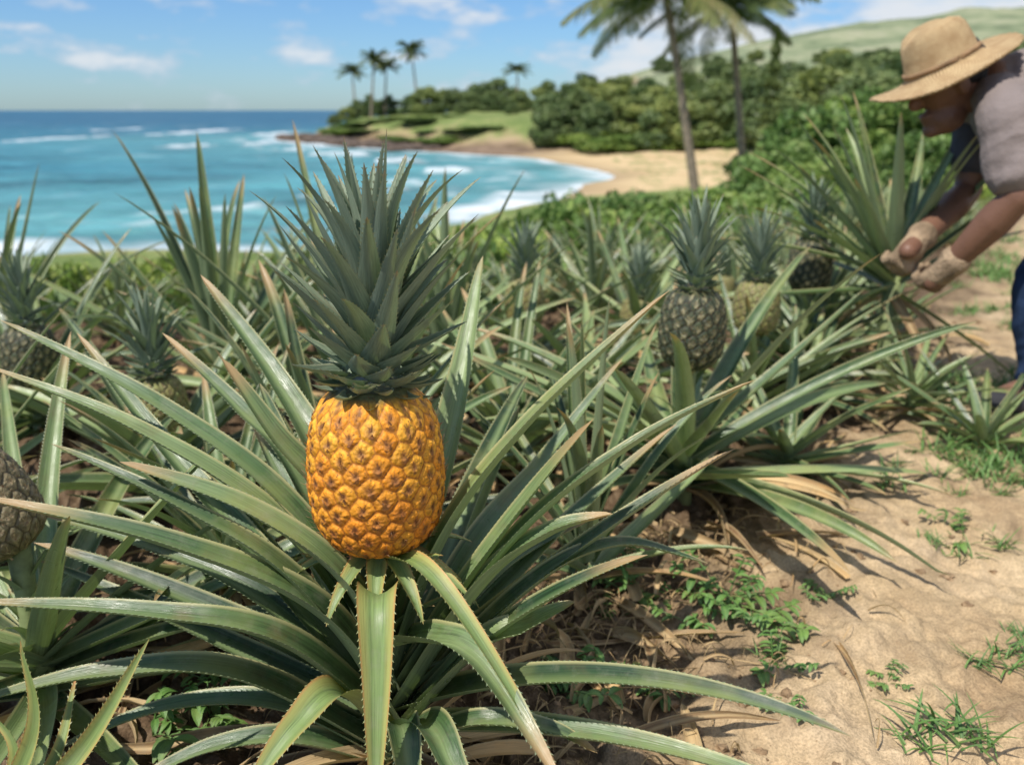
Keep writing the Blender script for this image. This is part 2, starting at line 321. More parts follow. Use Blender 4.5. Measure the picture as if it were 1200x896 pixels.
# ---------------- pineapple fruit
def fruit_mesh(name,R,H,K,pal,nu,nv,seed,bw=1.,grad=0.,ampk=.125):
    r_=np.random.default_rng(seed)
    prof_s=[0,.03,.08,.15,.25,.4,.55,.7,.8,.87,.92,.96,1]; prof_r=[.30,.56,.74,.87,.96,1.0,.995,.955,.9,.82,.73,.62,.46]
    s=np.linspace(0,1,nv)
    rad=np.interp(s,prof_s,prof_r)
    kk=int(nv*.06)|1; ker=np.ones(kk)/kk; rad=np.convolve(np.pad(rad,kk//2,mode='edge'),ker,'valid')*R
    th=np.linspace(0,2*math.pi,nu,endpoint=False)
    TH,SS=np.meshgrid(th,s); RR=np.interp(SS,s,rad)
    k=np.arange(K); ca=(k*2.399963+r_.normal(0,.022,K))%(2*math.pi); cs=(k+.5)/K+r_.normal(0,.003,K)
    P1=TH.ravel(); P2=SS.ravel(); P3=RR.ravel()
    d1=np.full(P1.shape,9.);d2=d1.copy();id1=np.zeros(P1.shape,int);dx1=d1*0;dz1=d1*0
    for i in range(K):
        sel=np.abs(P2-cs[i])<.28
        da=(P1[sel]-ca[i]+math.pi)%(2*math.pi)-math.pi
        dx=da*R*.98; dz=(P2[sel]-cs[i])*H; d=np.hypot(dx,dz)
        o1=d1[sel]; c1=d<o1
        d2n=np.where(c1,o1,np.minimum(d2[sel],d)); d2[sel]=d2n
        d1[sel]=np.where(c1,d,o1); t=id1[sel]; t[c1]=i; id1[sel]=t
        t=dx1[sel]; t[c1]=dx[c1]; dx1[sel]=t; t=dz1[sel]; t[c1]=dz[c1]; dz1[sel]=t
    sp=math.sqrt(2*math.pi*R*H/K)
    e=np.clip((d2-d1)/sp,0,1); rn=r_.random(K)[id1]
    low=np.clip(-dz1/sp,-1,1)
    dimple=np.exp(-(d1/(sp*.18))**2)
    n_a=fbm(P1*40,P2*64,3,9); n_b=fbm(P1*18,P2*30,3,4)
    bump=ss(0,.36,e)*.75+.25*ss(.2,.9,e)-.5*dimple+.34*np.exp(-((d1/sp-.25)/.07)**2)*ss(-.1,.2,low)
    ang=np.arctan2(dz1,dx1); bump=bump+.09*np.sin(ang*9+rn*20)*ss(.1,.3,d1/sp)*ss(.6,.4,d1/sp)+.4*(n_a-.5)
    amp=sp*ampk*ss(1.,.9,P2)
    rr_=P3+bump*amp-amp*.5
    V=np.stack([rr_*np.cos(P1),rr_*np.sin(P1),P2*H+.0],1)
    groove,body,body2,cent,brc=map(np.array,pal)
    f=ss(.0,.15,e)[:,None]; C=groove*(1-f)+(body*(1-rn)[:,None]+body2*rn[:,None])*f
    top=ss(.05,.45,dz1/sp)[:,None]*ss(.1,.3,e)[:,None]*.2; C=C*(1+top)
    bl=ss(-.1,.2,low)*ss(.45,.1,np.abs(dx1)/sp)*ss(.0,.12,e)*ss(.32,.6,n_b); C=C*(1-.75*bl[:,None])+brc*.75*bl[:,None]
    ce=(np.exp(-(d1/(sp*.19))**2)*(.55+.8*fbm(P1*25,P2*40,2,14)))[:,None].clip(0,1); C=C*(1-ce)+cent*ce
    C=C*(.72+.56*fbm(P1*14,P2*24,3,3))[:,None]*(.88+.24*n_a)[:,None]
    tp=ss(.94,.985,P2)[:,None]; C=C*(1-tp)+np.array([.1,.1,.04])*tp
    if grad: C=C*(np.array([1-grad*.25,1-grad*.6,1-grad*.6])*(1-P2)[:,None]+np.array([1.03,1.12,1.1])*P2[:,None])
    i,j=np.meshgrid(np.arange(nv-1),np.arange(nu),indexing='ij'); j2=(j+1)%nu
    Fq=np.stack([i*nu+j,i*nu+j2,(i+1)*nu+j2,(i+1)*nu+j],-1).reshape(-1,4)
    fl=[tuple(a) for a in Fq.tolist()]; nV=len(V); VV=[V]; CC=[C]
    fl.append(tuple(range(nu))[::-1]); fl.append(tuple((nv-1)*nu+np.arange(nu)))
    amp=sp*ampk
    for i in range(K):
        if cs[i]<.02 or cs[i]>.9: continue
        a0=ca[i]
        rw=lambda s_: float(np.interp(s_,s,rad))
        for rep,(off0,wsc) in enumerate(((-.36,.9),(-.03,.35),(.02,.22))):
            s0=cs[i]+off0*sp/H; w=sp*.14*bw*wsc*r_.uniform(.6,1.25); pts=[]; lean=r_.normal(0,.5); L_=r_.uniform(.6,1.5)
            lv=[(s0,1.,amp*.3),(s0+.14*sp/H*L_,.65,amp*.7),(s0+.24*sp/H*L_,.32,amp*1.1),(s0+.38*L_*sp/H,.03,amp*(1.5+2.4*r_.random()))]
            for (sv,ww,off) in lv:
                ra=rw(sv)+off
                for sg in (-1,0,1):
                    a=a0+sg*w*ww/max(rw(sv),.02)+lean*(sv-s0)*H/R
                    rq=ra+(.1*amp if sg==0 else 0); pts.append([rq*math.cos(a),rq*math.sin(a),sv*H])
            b=nV; nV+=12; VV.append(np.array(pts)); cm=np.array([brc*.7,brc,brc*1.5,np.minimum(brc*1.2+.3,.7)]).repeat(3,0); CC.append(np.minimum(cm,.75))
            for r in range(3):
                for c in range(2): fl.append((b+r*3+c,b+r*3+c+1,b+r*3+c+4,b+r*3+c+3))
    return mesh_np(name,np.vstack(VV),fl,{'col':np.clip(np.vstack(CC),0,1)},[M_fruit])
m,nt=newmat('pineapple_rind')
at=N(nt,'ShaderNodeAttribute',attribute_name='col'); tc=N(nt,'ShaderNodeTexCoord').outputs['Object']
c=mix(nt,1.,at.outputs['Color'],ramp(nt,noise(nt,tc,160,4,.6),[(.3,.62),(.7,1.26)]),'MULTIPLY')
c=mix(nt,ramp(nt,noise(nt,tc,300,2),[(.6,0.),(.68,.65)]),c,(.15,.06,.02))
bp=N(nt,'ShaderNodeBump',{'Strength':.6,'Distance':.002,'Height':noise(nt,tc,240,4,.65)}).outputs[0]
out(nt,N(nt,'ShaderNodeBsdfPrincipled',{'Base Color':c,'Roughness':ramp(nt,noise(nt,tc,90,3),[(.3,.42),(.7,.75)]),'Specular IOR Level':.38,'Normal':bp,'Subsurface Weight':.06,'Subsurface Radius':(.01,.004,.001),'Subsurface Scale':.3}).outputs[0])
M_fruit=m
GOLD=[(.42,.15,.018),(.74,.26,.016),(.8,.38,.03),(.2,.085,.035),(.36,.145,.045)]
DARK=[(.02,.02,.013),(.03,.04,.02),(.045,.058,.026),(.16,.14,.075),(.42,.37,.21)]
TAN=[(.1,.07,.035),(.24,.22,.07),(.22,.24,.08),(.2,.14,.07),(.42,.34,.18)]
GREY=[(.06,.045,.025),(.17,.135,.075),(.2,.17,.09),(.28,.21,.12),(.44,.34,.2)]
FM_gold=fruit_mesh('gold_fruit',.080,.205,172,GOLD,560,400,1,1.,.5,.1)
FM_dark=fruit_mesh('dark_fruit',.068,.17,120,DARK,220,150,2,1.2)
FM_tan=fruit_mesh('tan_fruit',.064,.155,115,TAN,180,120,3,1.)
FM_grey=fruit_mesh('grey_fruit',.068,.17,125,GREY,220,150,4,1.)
def crown_mesh(name,H,Nn,seed,teeth,n=12,W0=.040):
    r_=np.random.default_rng(seed); mb=MB(); k=H/.28
    for i in range(22):
        az=i*2.399963; h=i/22; radial(mb,(.036*k*math.cos(az),.036*k*math.sin(az),-.006+.03*k*h),az,math.radians(-14+26*h+8*r_.random()),math.radians(-46),(.034+.014*h)*k,.026*k,.1+.35*r_.random(),n,False,0,pw=1.3,depth=.25,p=.8)
    for i in range(Nn):
        f=i/(Nn-1); az=i*2.399963+r_.normal(0,.14)
        z0=.006+H*.49*f**1.15; r0=.035*k*(1-.72*f)+.002
        L=H*(.17+.41*ss(.04,.6,f)-.05*ss(.85,1,f))*r_.uniform(.84,1.12)
        el=math.radians(16+40*ss(0,.5,f)+23*ss(.55,1,f)+r_.normal(0,6))
        bend=math.radians(-34*(1-ss(0,.35,f))+(r_.uniform(-4,34))*ss(.25,.5,f)*(1-.5*ss(.8,1,f)))
        W=(W0-.007*f)*k*r_.uniform(.85,1.12)
        base=(r0*math.cos(az),r0*math.sin(az),z0)
        radial(mb,base,az,el,bend,L,W,float(np.clip(r_.normal(.3+.4*f,.28),0,1)),n,teeth,0,drift=r_.normal(0,.15),pw=1.7,depth=.26,p=.84)
    for i in range(3):
        az=-1.57+i*2.1+.1; radial(mb,(.018*k*math.cos(az),.018*k*math.sin(az),H*.36),az,math.radians(64),math.radians(-28),H*.22,.038*k,.98,n,teeth,0,pw=1.,depth=.34,p=.5)
    return mb.mesh(name,[M_crown])
CM_main=crown_mesh('crown_main',.275,82,11,True,14)
CM_a=crown_mesh('crown_a',.2,52,12,False,9); CM_b=crown_mesh('crown_b',.17,48,13,False,9)
def tube(P,R,nseg=12,close=True):
    P=np.array(P,float); n=len(P); T=np.gradient(P,axis=0); T/=np.linalg.norm(T,axis=1)[:,None]
    a=np.array([1,0,0]) if abs(T[0][0])<.8 else np.array([0,1,0])
    V=[];
    for i in range(n):
        u=a-(a@T[i])*T[i]; u/=np.linalg.norm(u); w=np.cross(T[i],u)
        t=np.linspace(0,2*math.pi,nseg,endpoint=False)
        V.append(P[i]+R[i]*(np.cos(t)[:,None]*u+np.sin(t)[:,None]*w))
    V=np.vstack(V); f=[(i*nseg+j,i*nseg+(j+1)%nseg,(i+1)*nseg+(j+1)%nseg,(i+1)*nseg+j) for i in range(n-1) for j in range(nseg)]
    if close: f+=[tuple(range(nseg))[::-1],tuple((n-1)*nseg+k for k in range(nseg))]
    return V,f
def stem_mesh(name,h,r=.014):
    V,f=tube([(0,0,-.03),(0,0,h*.3),(0,0,h*.7),(0,0,h+.01)],[r*1.7,r*1.4,r,r*1.15]); mb=MB(); mb.add(V,f,np.full((len(V),3),.5))
    for i in range(10):
        az=i*2.4; z=h*(.35+.6*i/10); radial(mb,(r*.8*math.cos(az),r*.8*math.sin(az),z),az,math.radians(62),math.radians(50),.1,.022,.8,8,False,1,minz=None)
    return mb.mesh(name,[M_stem,M_leaf])
SM={}
def get_stem(h):
    k=round(h,2)
    if k not in SM: SM[k]=stem_mesh('stem_mesh',k)
    return SM[k]
def rosette(name,seed,Nn=34,L=.66,W=.038,teeth=False,n=20,lo=12,hi=82,z0=.03,zspan=.12,mz=.012,dry=4):
    r_=np.random.default_rng(seed); mb=MB()
    for i in range(Nn):
        f=i/(Nn-1); az=i*2.399963+r_.normal(0,.3)
        el=math.radians(lo+(hi-lo)*f**.85+r_.normal(0,9)); bend=math.radians(max(0,r_.uniform(-6,42))*(1.1-.45*f))
        l=L*(.72+.42*math.sin(math.pi*(.18+.62*f)))*r_.uniform(.7,1.15)
        radial(mb,(.02*math.cos(az),.02*math.sin(az),z0+zspan*f),az,el,bend,l,W*r_.uniform(.75,1.12),float(np.clip(r_.normal(.48,.36),0,1)),n,teeth,0,drift=r_.normal(0,.12),pw=1.8,minz=mz,twist=r_.normal(0,.5),p=.55,depth=.3)
    for i in range(dry):
        az=r_.uniform(0,6.28); radial(mb,(.02*math.cos(az),.02*math.sin(az),.03),az,math.radians(r_.uniform(5,30)),math.radians(60),L*r_.uniform(.5,.8),W*.7,r_.random(),n,False,1,drift=r_.normal(0,.5),minz=mz-.004,depth=.35,twist=r_.normal(0,1.2))
    return mb.mesh(name,[M_leaf,M_dry])
R_hi=[rosette('rosette_leaves',s,29,.6,.058,True,dry=8,hi=74) for s in (21,22,23)]
R_fr=[rosette('rosette_leaves',s,29,.6,.058,True,lo=6,hi=44,dry=8) for s in (25,26,27)]
R_lo=[rosette('rosette_leaves',s,26,.5,.052,False,14,hi=78,dry=8) for s in (31,32,33,34)]
R_lf=[rosette('rosette_leaves',s,27,.5,.052,False,14,lo=8,hi=46,dry=8) for s in (35,36)]
R_tall=[rosette('tall_leaves',s,28,.7,.056,True,lo=15,hi=84,dry=5) for s in (38,39)]
R_young=rosette('young_leaves',41,20,.4,.038,True,16,lo=25,hi=85,dry=2)
def plant(x,y,leaves,rot=0,scale=1.,fruit=None,crown=None,fz=.3,tilt=(0,0),label='green pineapple plant with long spiny arching leaves',group='pineapple plants in the field',fsc=1.,frot=0,z=None):
    e=obj('pineapple_plant',None,None,(x,y,(gz(x,y)-.005) if z is None else z),label,'pineapple plant',group=group); e.empty_display_size=.1
    l=obj('leaves',leaves,e); l.rotation_euler=(0,0,rot); l.scale=(scale,)*3
    if fruit:
        st=obj('stem',get_stem(fz),e)
        fr=obj('fruit',fruit[0],e,(0,0,fz)); fr.rotation_euler=(tilt[0],tilt[1],frot); fr.scale=(fsc,)*3
        c=obj('crown',crown,fr,(0,0,fruit[1]-.008)); c.rotation_euler=(0,0,rot*2+.3) if crown is not CM_main else (0,.04,0)
        if fruit[2]: fr['label']=fruit[2]
    return e
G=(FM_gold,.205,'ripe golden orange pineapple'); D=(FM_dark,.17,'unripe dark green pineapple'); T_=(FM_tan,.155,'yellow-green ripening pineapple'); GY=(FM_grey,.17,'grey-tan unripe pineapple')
# ---- main plant, leaf by leaf
MX,MY=-.160,.97
B=lambda z:(MX,MY,z)
mb=MB()
KEY=[
 ([B(.12),q(520,640,1.07),q(620,500,1.03),q(785,340,1.0)],.056,.8,0,0),
 ([B(.1),q(600,640,1.04),q(740,525,1.0),q(885,445,1.0)],.044,.5,.2,0),
 ([B(.08),q(565,692,1.04),q(645,628,1.01),q(718,602,1.0)],.06,.7,0,0),
 ([B(.05),q(560,765,1.06),q(620,735,1.05),q(674,705,1.05)],.058,.9,-.3,0),
 ([B(.33),q(495,668,.985),q(560,750,.94),q(655,905,.9)],.032,.85,.2,2),
 ([B(.27),q(442,703,.985),q(442,800,.95),q(440,940,.93)],.052,.98,0,2),
 ([B(.2),q(500,752,1.0),q(560,775,.95),q(655,915,.87)],.06,.75,0,0),
 ([B(.03),q(550,850,1.06),q(640,855,1.06),q(700,882,1.05)],.042,.35,0,0),
 ([B(.15),q(400,685,1.03),q(290,600,1.0),q(140,541,.99)],.058,.8,.3,0),
 ([B(.1),q(370,720,1.02),q(200,642,.98),q(-30,582,.96)],.066,.4,0,0),
 ([B(.08),q(330,755,1.01),q(170,722,.98),q(-40,706,.98)],.056,.5,0,0),
 ([B(.04),q(280,795,1.06),q(120,792,1.04),q(-40,825,1.04)],.054,.3,0,0),
 ([B(.17),q(340,600,1.1),q(190,480,1.1),q(0,375,1.12)],.048,.6,.1,0),
 ([B(.15),q(330,620,1.08),q(160,505,1.06),q(-20,428,1.07)],.046,.85,0,0),
 ([B(.2),q(385,560,1.14),q(320,440,1.2),q(235,322,1.28)],.052,.5,.2,0),
 ([B(.2),q(515,560,1.18),q(545,430,1.22),q(566,300,1.28)],.06,.95,.4,0),
 ([B(.05),q(400,815,1.02),q(350,850,.97),q(290,925,.93)],.056,1.,.2,2),
 ([B(.02),q(350,870,1.1),q(250,878,1.08),q(140,925,1.05)],.048,.4,0,0),
 ([B(.12),q(340,680,1.02),q(210,595,1.0),q(60,520,1.02)],.044,.3,0,0),
 ([B(.06),q(500,850,1.01),q(530,900,.95),q(560,960,.92)],.052,.5,0,0),
 ([B(.1),q(560,640,1.2),q(640,540,1.3),q(730,420,1.36)],.05,.55,.3,0),
 ([B(.06),q(470,850,1.02),q(478,900,.98),q(480,960,.95)],.048,.3,0,0),
 ([B(.14),q(350,560,1.15),q(280,480,1.22),q(190,390,1.3)],.046,.4,0,0),
 ([B(.07),q(610,700,1.08),q(720,640,1.1),q(830,660,1.12)],.042,.3,0,0),
 ([B(.03),q(330,830,1.12),q(200,830,1.12),q(60,880,1.1)],.048,.6,0,0),
 ([B(.18),q(390,600,1.12),q(320,510,1.1),q(260,420,1.1)],.052,.75,.3,0),
 ([B(.1),q(300,650,1.12),q(190,520,1.18),q(90,390,1.25)],.046,.5,.3,0),
 ([B(.1),q(300,700,1.16),q(170,640,1.2),q(40,600,1.25)],.046,.15,.2,0),
 ([B(.1),q(540,720,1.12),q(600,660,1.2),q(690,610,1.3)],.046,.2,.2,0),
]
for pts,W,rn,tw,mi in KEY:
    P=spline(pts,34); P[:,2]=np.maximum(P[:,2],.03)
    d=P[-1]-P[0]; d[2]=0; d/=np.linalg.norm(d); S0=np.cross(d,[0,0,1.]); s=np.linspace(0,1,34)
    S=np.cos(tw*s)[:,None]*S0+np.sin(tw*s)[:,None]*np.array([0,0,1.])
    strip(mb,P,S,taper(34,W,.54),.3,rn,True,mi)
r_=np.random.default_rng(5)
for i in range(16):
    az=math.radians(r_.uniform(-20,200)); el=math.radians(r_.uniform(8,62))
    radial(mb,(MX,MY,.04+.1*r_.random()),az,el,math.radians(r_.uniform(0,35)),r_.uniform(.4,.6),.054,float(np.clip(r_.normal(.35,.3),0,1)),24,True,0,drift=r_.normal(0,.15),minz=.03,twist=r_.normal(0,.4),p=.56,depth=.3)
for i in range(18):
    az=math.radians(r_.uniform(0,360)); radial(mb,(MX,MY,.03),az,math.radians(r_.uniform(0,35)),math.radians(60),r_.uniform(.25,.5),.036,r_.random(),20,False,1,drift=r_.normal(0,.5),minz=.02,depth=.35,twist=r_.normal(0,1.2))
for az,rn,el_,L_ in ((205,1.,5,.11),(335,1.,-5,.12),(305,.95,-15,.1),(20,.9,10,.1),(100,.8,10,.09),(150,.9,5,.1),(240,.95,-15,.1),(272,1.,-25,.09),(180,.9,-5,.12),(355,.95,-20,.13)):
    a=math.radians(az); radial(mb,(MX+.02*math.cos(a),MY+.02*math.sin(a),.342),a,math.radians(el_),math.radians(40),L_,.028,rn,10,True,2,pw=1.,depth=.3)
for i in range(7):
    a=i*2.4; radial(mb,(MX+.012*math.cos(a),MY+.012*math.sin(a),.2+.016*i),a,math.radians(70),math.radians(60),.12,.026,.9,10,True,2,pw=1.)
me=mb.mesh('main_leaves',[M_leaf,M_dry,M_bract]); me.transform(Matrix.Translation((-MX,-MY,0)))
plant(MX,MY,me,0,1,G,CM_main,.344,label='pineapple plant bearing a ripe golden fruit with tall green crown',z=0.)
hand=[(MX,MY)]
def P_(*a,**k):
    hand.append((a[0],a[1])); return plant(*a,**k)
LF='pineapple plant bearing a dark unripe fruit above spiny leaves'; LT='pineapple plant bearing a yellow-green ripening fruit'
P_(-.68,1.10,R_fr[0],.4,.8,GY,CM_b,.27,(0,-.5),label='pineapple plant bearing a leaning tan-brown fruit',fsc=.95)
P_(-.76,1.80,R_fr[1],1.4,.85,T_,CM_a,.17,label=LT)
P_(-1.24,2.2,R_fr[2],2.2,.8,D,CM_a,.14,label=LF)
P_(.37,1.78,R_fr[2],.6,.88,D,CM_a,.298,(0,.02),label=LF)
P_(.68,2.42,R_fr[0],3.,.72,T_,CM_a,.265,label=LT)
P_(.94,2.78,R_fr[1],4.,.75,D,CM_a,.28,label=LF)
P_(.04,2.78,R_fr[1],5.,.8,T_,CM_a,.2,label=LT)
P_(.45,3.1,R_lf[1],5.5,.9,T_,CM_a,.07,label=LT)
P_(.13,1.42,R_young,1.,.9,label='young pineapple plant without fruit beside bare soil')
P_(.0,1.95,R_hi[0],2.,.72); P_(-.35,1.55,R_hi[2],3.6,.8); P_(-.40,2.15,R_tall[0],.3,.88); P_(-1.1,1.5,R_hi[1],2.9,.65)
P_(.66,1.98,R_fr[1],2.5,.55); P_(-.5,1.4,R_hi[0],1.9,.62); P_(.2,2.3,R_lf[1],4.4,.8)
P_(-.85,2.5,R_tall[1],1.3,.85); P_(-1.65,2.75,R_tall[0],2.3,.8); P_(-.2,2.6,R_tall[1],4.3,.78)
r_=np.random.default_rng(77); cnt=0
for iy in range(40):
    yv=1.25+iy*.42
    if yv>11: break
    for ix in range(-32,44):
        xv=ix*.44+(iy%2)*.22+r_.normal(0,.05); y2=yv+r_.normal(0,.05)
        if xv<-.66*y2-.35 or xv>XB(y2)-.15 or xv>.62*y2+.3: continue
        e=-sdf(np.array([xv]),np.array([y2]),FIELD)[0]
        if e>-.0: continue
        if min(math.hypot(xv-a,y2-b) for a,b in hand)<.38: continue
        if y2<1.5 and xv>-.6: continue
        fr=None; cr=None; lb='green pineapple plant with long spiny arching leaves'; lm=R_lo[cnt%4]; fz=.2
        if r_.random()<.2 and y2>2.3: fr=D if r_.random()<.25 else T_; cr=CM_a if r_.random()<.5 else CM_b; lb=LF if fr is D else LT; lm=R_lf[cnt%2]; fz=r_.choice([.04,.07,.1])
        plant(xv,y2,lm,r_.uniform(0,6.28),r_.uniform(.62,.95)*(.95 if y2<3 else .88),fr,cr,fz,label=lb,fsc=.85); cnt+=1
print('plants',cnt)
bx,by=-.62,.80
mb=MB()
for pts,W,rn in [([(bx,by,.02),q(40,860,.98),q(24,750,.96)],.028,.9),([(bx,by,.02),q(95,880,.98),q(175,748,.96)],.032,1.),([(bx,by,.02),q(20,880,1.),q(-60,800,1.)],.024,.8),([(bx,by,.02),(bx-.1,by-.1,.15),(bx-.3,by-.2,.1)],.028,.8),([(bx,by,.02),(bx+.05,by-.15,.12),(bx+.1,by-.3,.1)],.028,.8),([(bx,by,.02),q(60,900,1.05),q(90,790,1.1)],.026,.8)]:
    P=spline(pts,22); d=P[-1]-P[0]; S0=np.cross(d/np.linalg.norm(d),[.3,1,0]); strip(mb,P,-S0,taper(22,W,.7),.25,rn,True,0)
me=mb.mesh('sucker_leaves',[M_bract]); me.transform(Matrix.Translation((-bx,-by,0)))
plant(bx,by,me,0,1,label='small pineapple sucker with pale upright pointed leaves',z=.0)
p=gp(1150,520); plant(p[0],p[1],rosette('sucker_leaves',51,16,.26,.034,False,10,lo=10,hi=60,z0=.02,zspan=.03,dry=0),0,1,label='cut pineapple sucker with silvery leaves lying on soil')
# ---------------- farmer's plant (held)
hp=qy(1045,330,2.66)
mb=MB(); r_=np.random.default_rng(61)
for i in range(32):
    f=i/31; az=(i*2.4+r_.normal(0,.2))%(2*math.pi); el=math.radians(2+74*f+r_.normal(0,6))
    if i<6: el=math.radians(-30+8*i)
    if math.radians(230)<az<math.radians(350) and el<math.radians(66): continue
    radial(mb,(.02*math.cos(az),.02*math.sin(az),-.04+.1*f),az,el,math.radians(r_.uniform(0,26)),r_.uniform(.42,.56),.05,float(np.clip(r_.normal(.45,.28),0,1)),14,False,0,drift=r_.normal(0,.12),p=.6)
for i,(az,el) in enumerate([(185,72),(170,60),(190,48),(160,40),(200,30),(175,18),(150,66),(210,56)]):
    radial(mb,(-.02,0,.02),math.radians(az),math.radians(el),math.radians(8+i*2),.56,.05,.3+.08*i,14,False,0,p=.6)
for i in range(9):
    az=r_.uniform(0,6.28); radial(mb,(0,0,-.04),az,math.radians(-30),math.radians(40),.3,.035,r_.random(),10,False,1,drift=r_.normal(0,.5),twist=r_.normal(0,1))
e=obj('pineapple_plant',None,None,hp,'large pineapple plant being gripped by gloved hands','pineapple plant',group='pineapple plants in the field')
obj('leaves',mb.mesh('held_leaves',[M_leaf,M_dry]),e)
mb=MB(); V,f=tube([(0,0,-hp[2]-.01),(0.01,0,-.25),(0,0,.04)],[.035,.028,.024]); mb.add(V,f,np.full((len(V),3),.5)); obj('stem',mb.mesh('held_stem',[M_stem]),e)
x,y=hp[0]-.1,hp[1]+.3; plant(x,y,R_lo[2],1.1,.72); plant(x+.4,y+.4,R_lo[1],2.1,.72); plant(hp[0]-.26,hp[1]-.14,R_lf[1],1.1,.66); plant(hp[0]-.02,hp[1]-.28,R_lf[0],2.1,.5)
# ---------------- vegetation helpers
def leafcloud(C,Nr,size,rn,asp=.5):
    n=len(C); A=rng.normal(size=(n,3)); A=A-(A*Nr).sum(1)[:,None]*Nr; A/=np.linalg.norm(A,axis=1)[:,None]
    Bv=np.cross(Nr,A); sz=np.asarray(size).reshape(-1,1)*np.ones((n,1))
    V=np.stack([C-A*sz,C-Bv*sz*asp,C+A*sz,C+Bv*sz*asp],1).reshape(-1,3)
    at=np.zeros((4*n,3)); at[:,0]=np.repeat(rn,4)
    return V,np.arange(4*n).reshape(-1,4),at
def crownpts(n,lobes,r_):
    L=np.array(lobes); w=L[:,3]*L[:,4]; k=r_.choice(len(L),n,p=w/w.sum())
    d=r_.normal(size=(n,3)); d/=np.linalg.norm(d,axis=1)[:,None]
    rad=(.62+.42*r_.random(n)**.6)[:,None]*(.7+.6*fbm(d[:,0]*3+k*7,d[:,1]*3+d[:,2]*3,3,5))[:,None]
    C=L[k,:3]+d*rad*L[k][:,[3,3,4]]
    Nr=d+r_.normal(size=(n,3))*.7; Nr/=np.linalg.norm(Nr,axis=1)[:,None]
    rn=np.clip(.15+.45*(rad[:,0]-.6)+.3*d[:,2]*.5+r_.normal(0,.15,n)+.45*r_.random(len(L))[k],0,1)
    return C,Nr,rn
def bush_mesh(name,seed,w,h,n,size,mat):
    r_=np.random.default_rng(seed); lobes=[]
    for i in range(22):
        a=r_.uniform(0,6.28); rr_=w*.85*math.sqrt(r_.random()); hh=h*(1-.45*(rr_/w)**2)*r_.uniform(.35,1.); lr=w*r_.uniform(.13,.36)
        lobes.append((rr_*math.cos(a),rr_*math.sin(a),hh-lr*.4,lr,lr*.75))
    for i in range(6):
        a=i; lobes.append((w*.5*math.cos(a),w*.5*math.sin(a),h*.22,w*.4,h*.25))
    C,Nr,rn=crownpts(n,lobes,r_); V,Fq,at=leafcloud(C,Nr,size*r_.uniform(.7,1.3,n),rn)
    V[:,2]=np.maximum(V[:,2],-.2)
    return mesh_np(name,V,Fq,{'lf':at},[mat],smooth=False)
def tree_meshes(seed,w,h,n,size,mat):
    r_=np.random.default_rng(seed); lobes=[]; mb=MB()
    V,f=tube([(0,0,-.5),(0.05*w,0,h*.25),(0,.05*w,h*.5)],[h*.04,h*.03,h*.02],8); mb.add(V,f,np.full((len(V),3),.5))
    for i in range(20):
        a=i*2.4; rr_=w*.75*math.sqrt((i+.5)/20)*r_.uniform(.8,1.2); zz=h*(.4+.5*(1-(rr_/w)**2)*r_.uniform(.4,1.1)); lr=w*r_.uniform(.14,.38)
        lobes.append((rr_*math.cos(a),rr_*math.sin(a),zz,lr,lr*.8))
        V,f=tube([(0,0,h*.3),(rr_*.5*math.cos(a),rr_*.5*math.sin(a),h*.4),(rr_*math.cos(a),rr_*math.sin(a),zz)],[h*.018,h*.012,h*.005],5); mb.add(V,f,np.full((len(V),3),.5))
    for i in range(9):
        a=i*.7+.3; lobes.append((w*.7*math.cos(a),w*.7*math.sin(a),h*r_.uniform(.15,.3),w*.34,h*.2))
    C,Nr,rn=crownpts(n,lobes,r_); V,Fq,at=leafcloud(C,Nr,size*r_.uniform(.7,1.3,n),rn)
    return mb.mesh('trunk_mesh',[M_bark]), mesh_np('crown_mesh',V,Fq,{'lf':at},[mat],smooth=False)
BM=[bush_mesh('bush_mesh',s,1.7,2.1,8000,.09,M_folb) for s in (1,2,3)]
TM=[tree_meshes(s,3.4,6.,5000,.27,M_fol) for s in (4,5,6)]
r_=np.random.default_rng(99)
def X_at(u,Y): return (u-600)/F/1.05*Y
def bush(u,Y,h,w=None):
    x=X_at(u,Y); b=obj('bush',BM[r_.integers(3)],None,(x,Y,gz(x,Y)-.1),'dense leafy green coastal bush','bush',group='bushes behind the field')
    b.rotation_euler=(0,0,r_.uniform(0,6.28)); k=h/2.1; kw=k if w is None else w/1.7; b.scale=(kw,kw,k)
def tree(u,Y,h,k=1.):
    x=X_at(u,Y); i=r_.integers(3); e=obj('tree',None,None,(x,Y,gz(x,Y)),'broad green tree with dense irregular crown','tree',group='trees along the coast')
    a=obj('trunk',TM[i][0],e); b=obj('crown',TM[i][1],e); e.rotation_euler=(0,0,r_.uniform(0,6.28)); e.scale=(h/6*k,h/6*k,h/6)
def topz(v,Y):
    yc=-(v-448)/F; return CH+Y*(-SP+yc*CP)/(CP+yc*SP)
def bush_t(u,vt,Y,w=None):
    x=X_at(u,Y); bush(u,Y,max(.3,topz(vt,Y)-gz(x,Y)+.1),w)
def tree_t(u,vt,Y,k=1.):
    x=X_at(u,Y); tree(u,Y,max(1.5,topz(vt,Y)-gz(x,Y)),k*r_.uniform(.8,1.3))
for u,vt,Y in [(950,150,24),(985,118,26),(1020,100,27),(1060,88,26),(1100,92,24),(1150,85,25),(1200,75,26),(1250,80,24),(1300,70,25),(1010,165,19),(1060,158,18),(1110,150,17),(1170,140,17),(1230,140,17),(1290,120,18),(965,178,20),(1160,190,13),(1215,185,13),(1280,180,13),(1350,120,22),(925,160,38)]:
    bush_t(u,vt,Y)
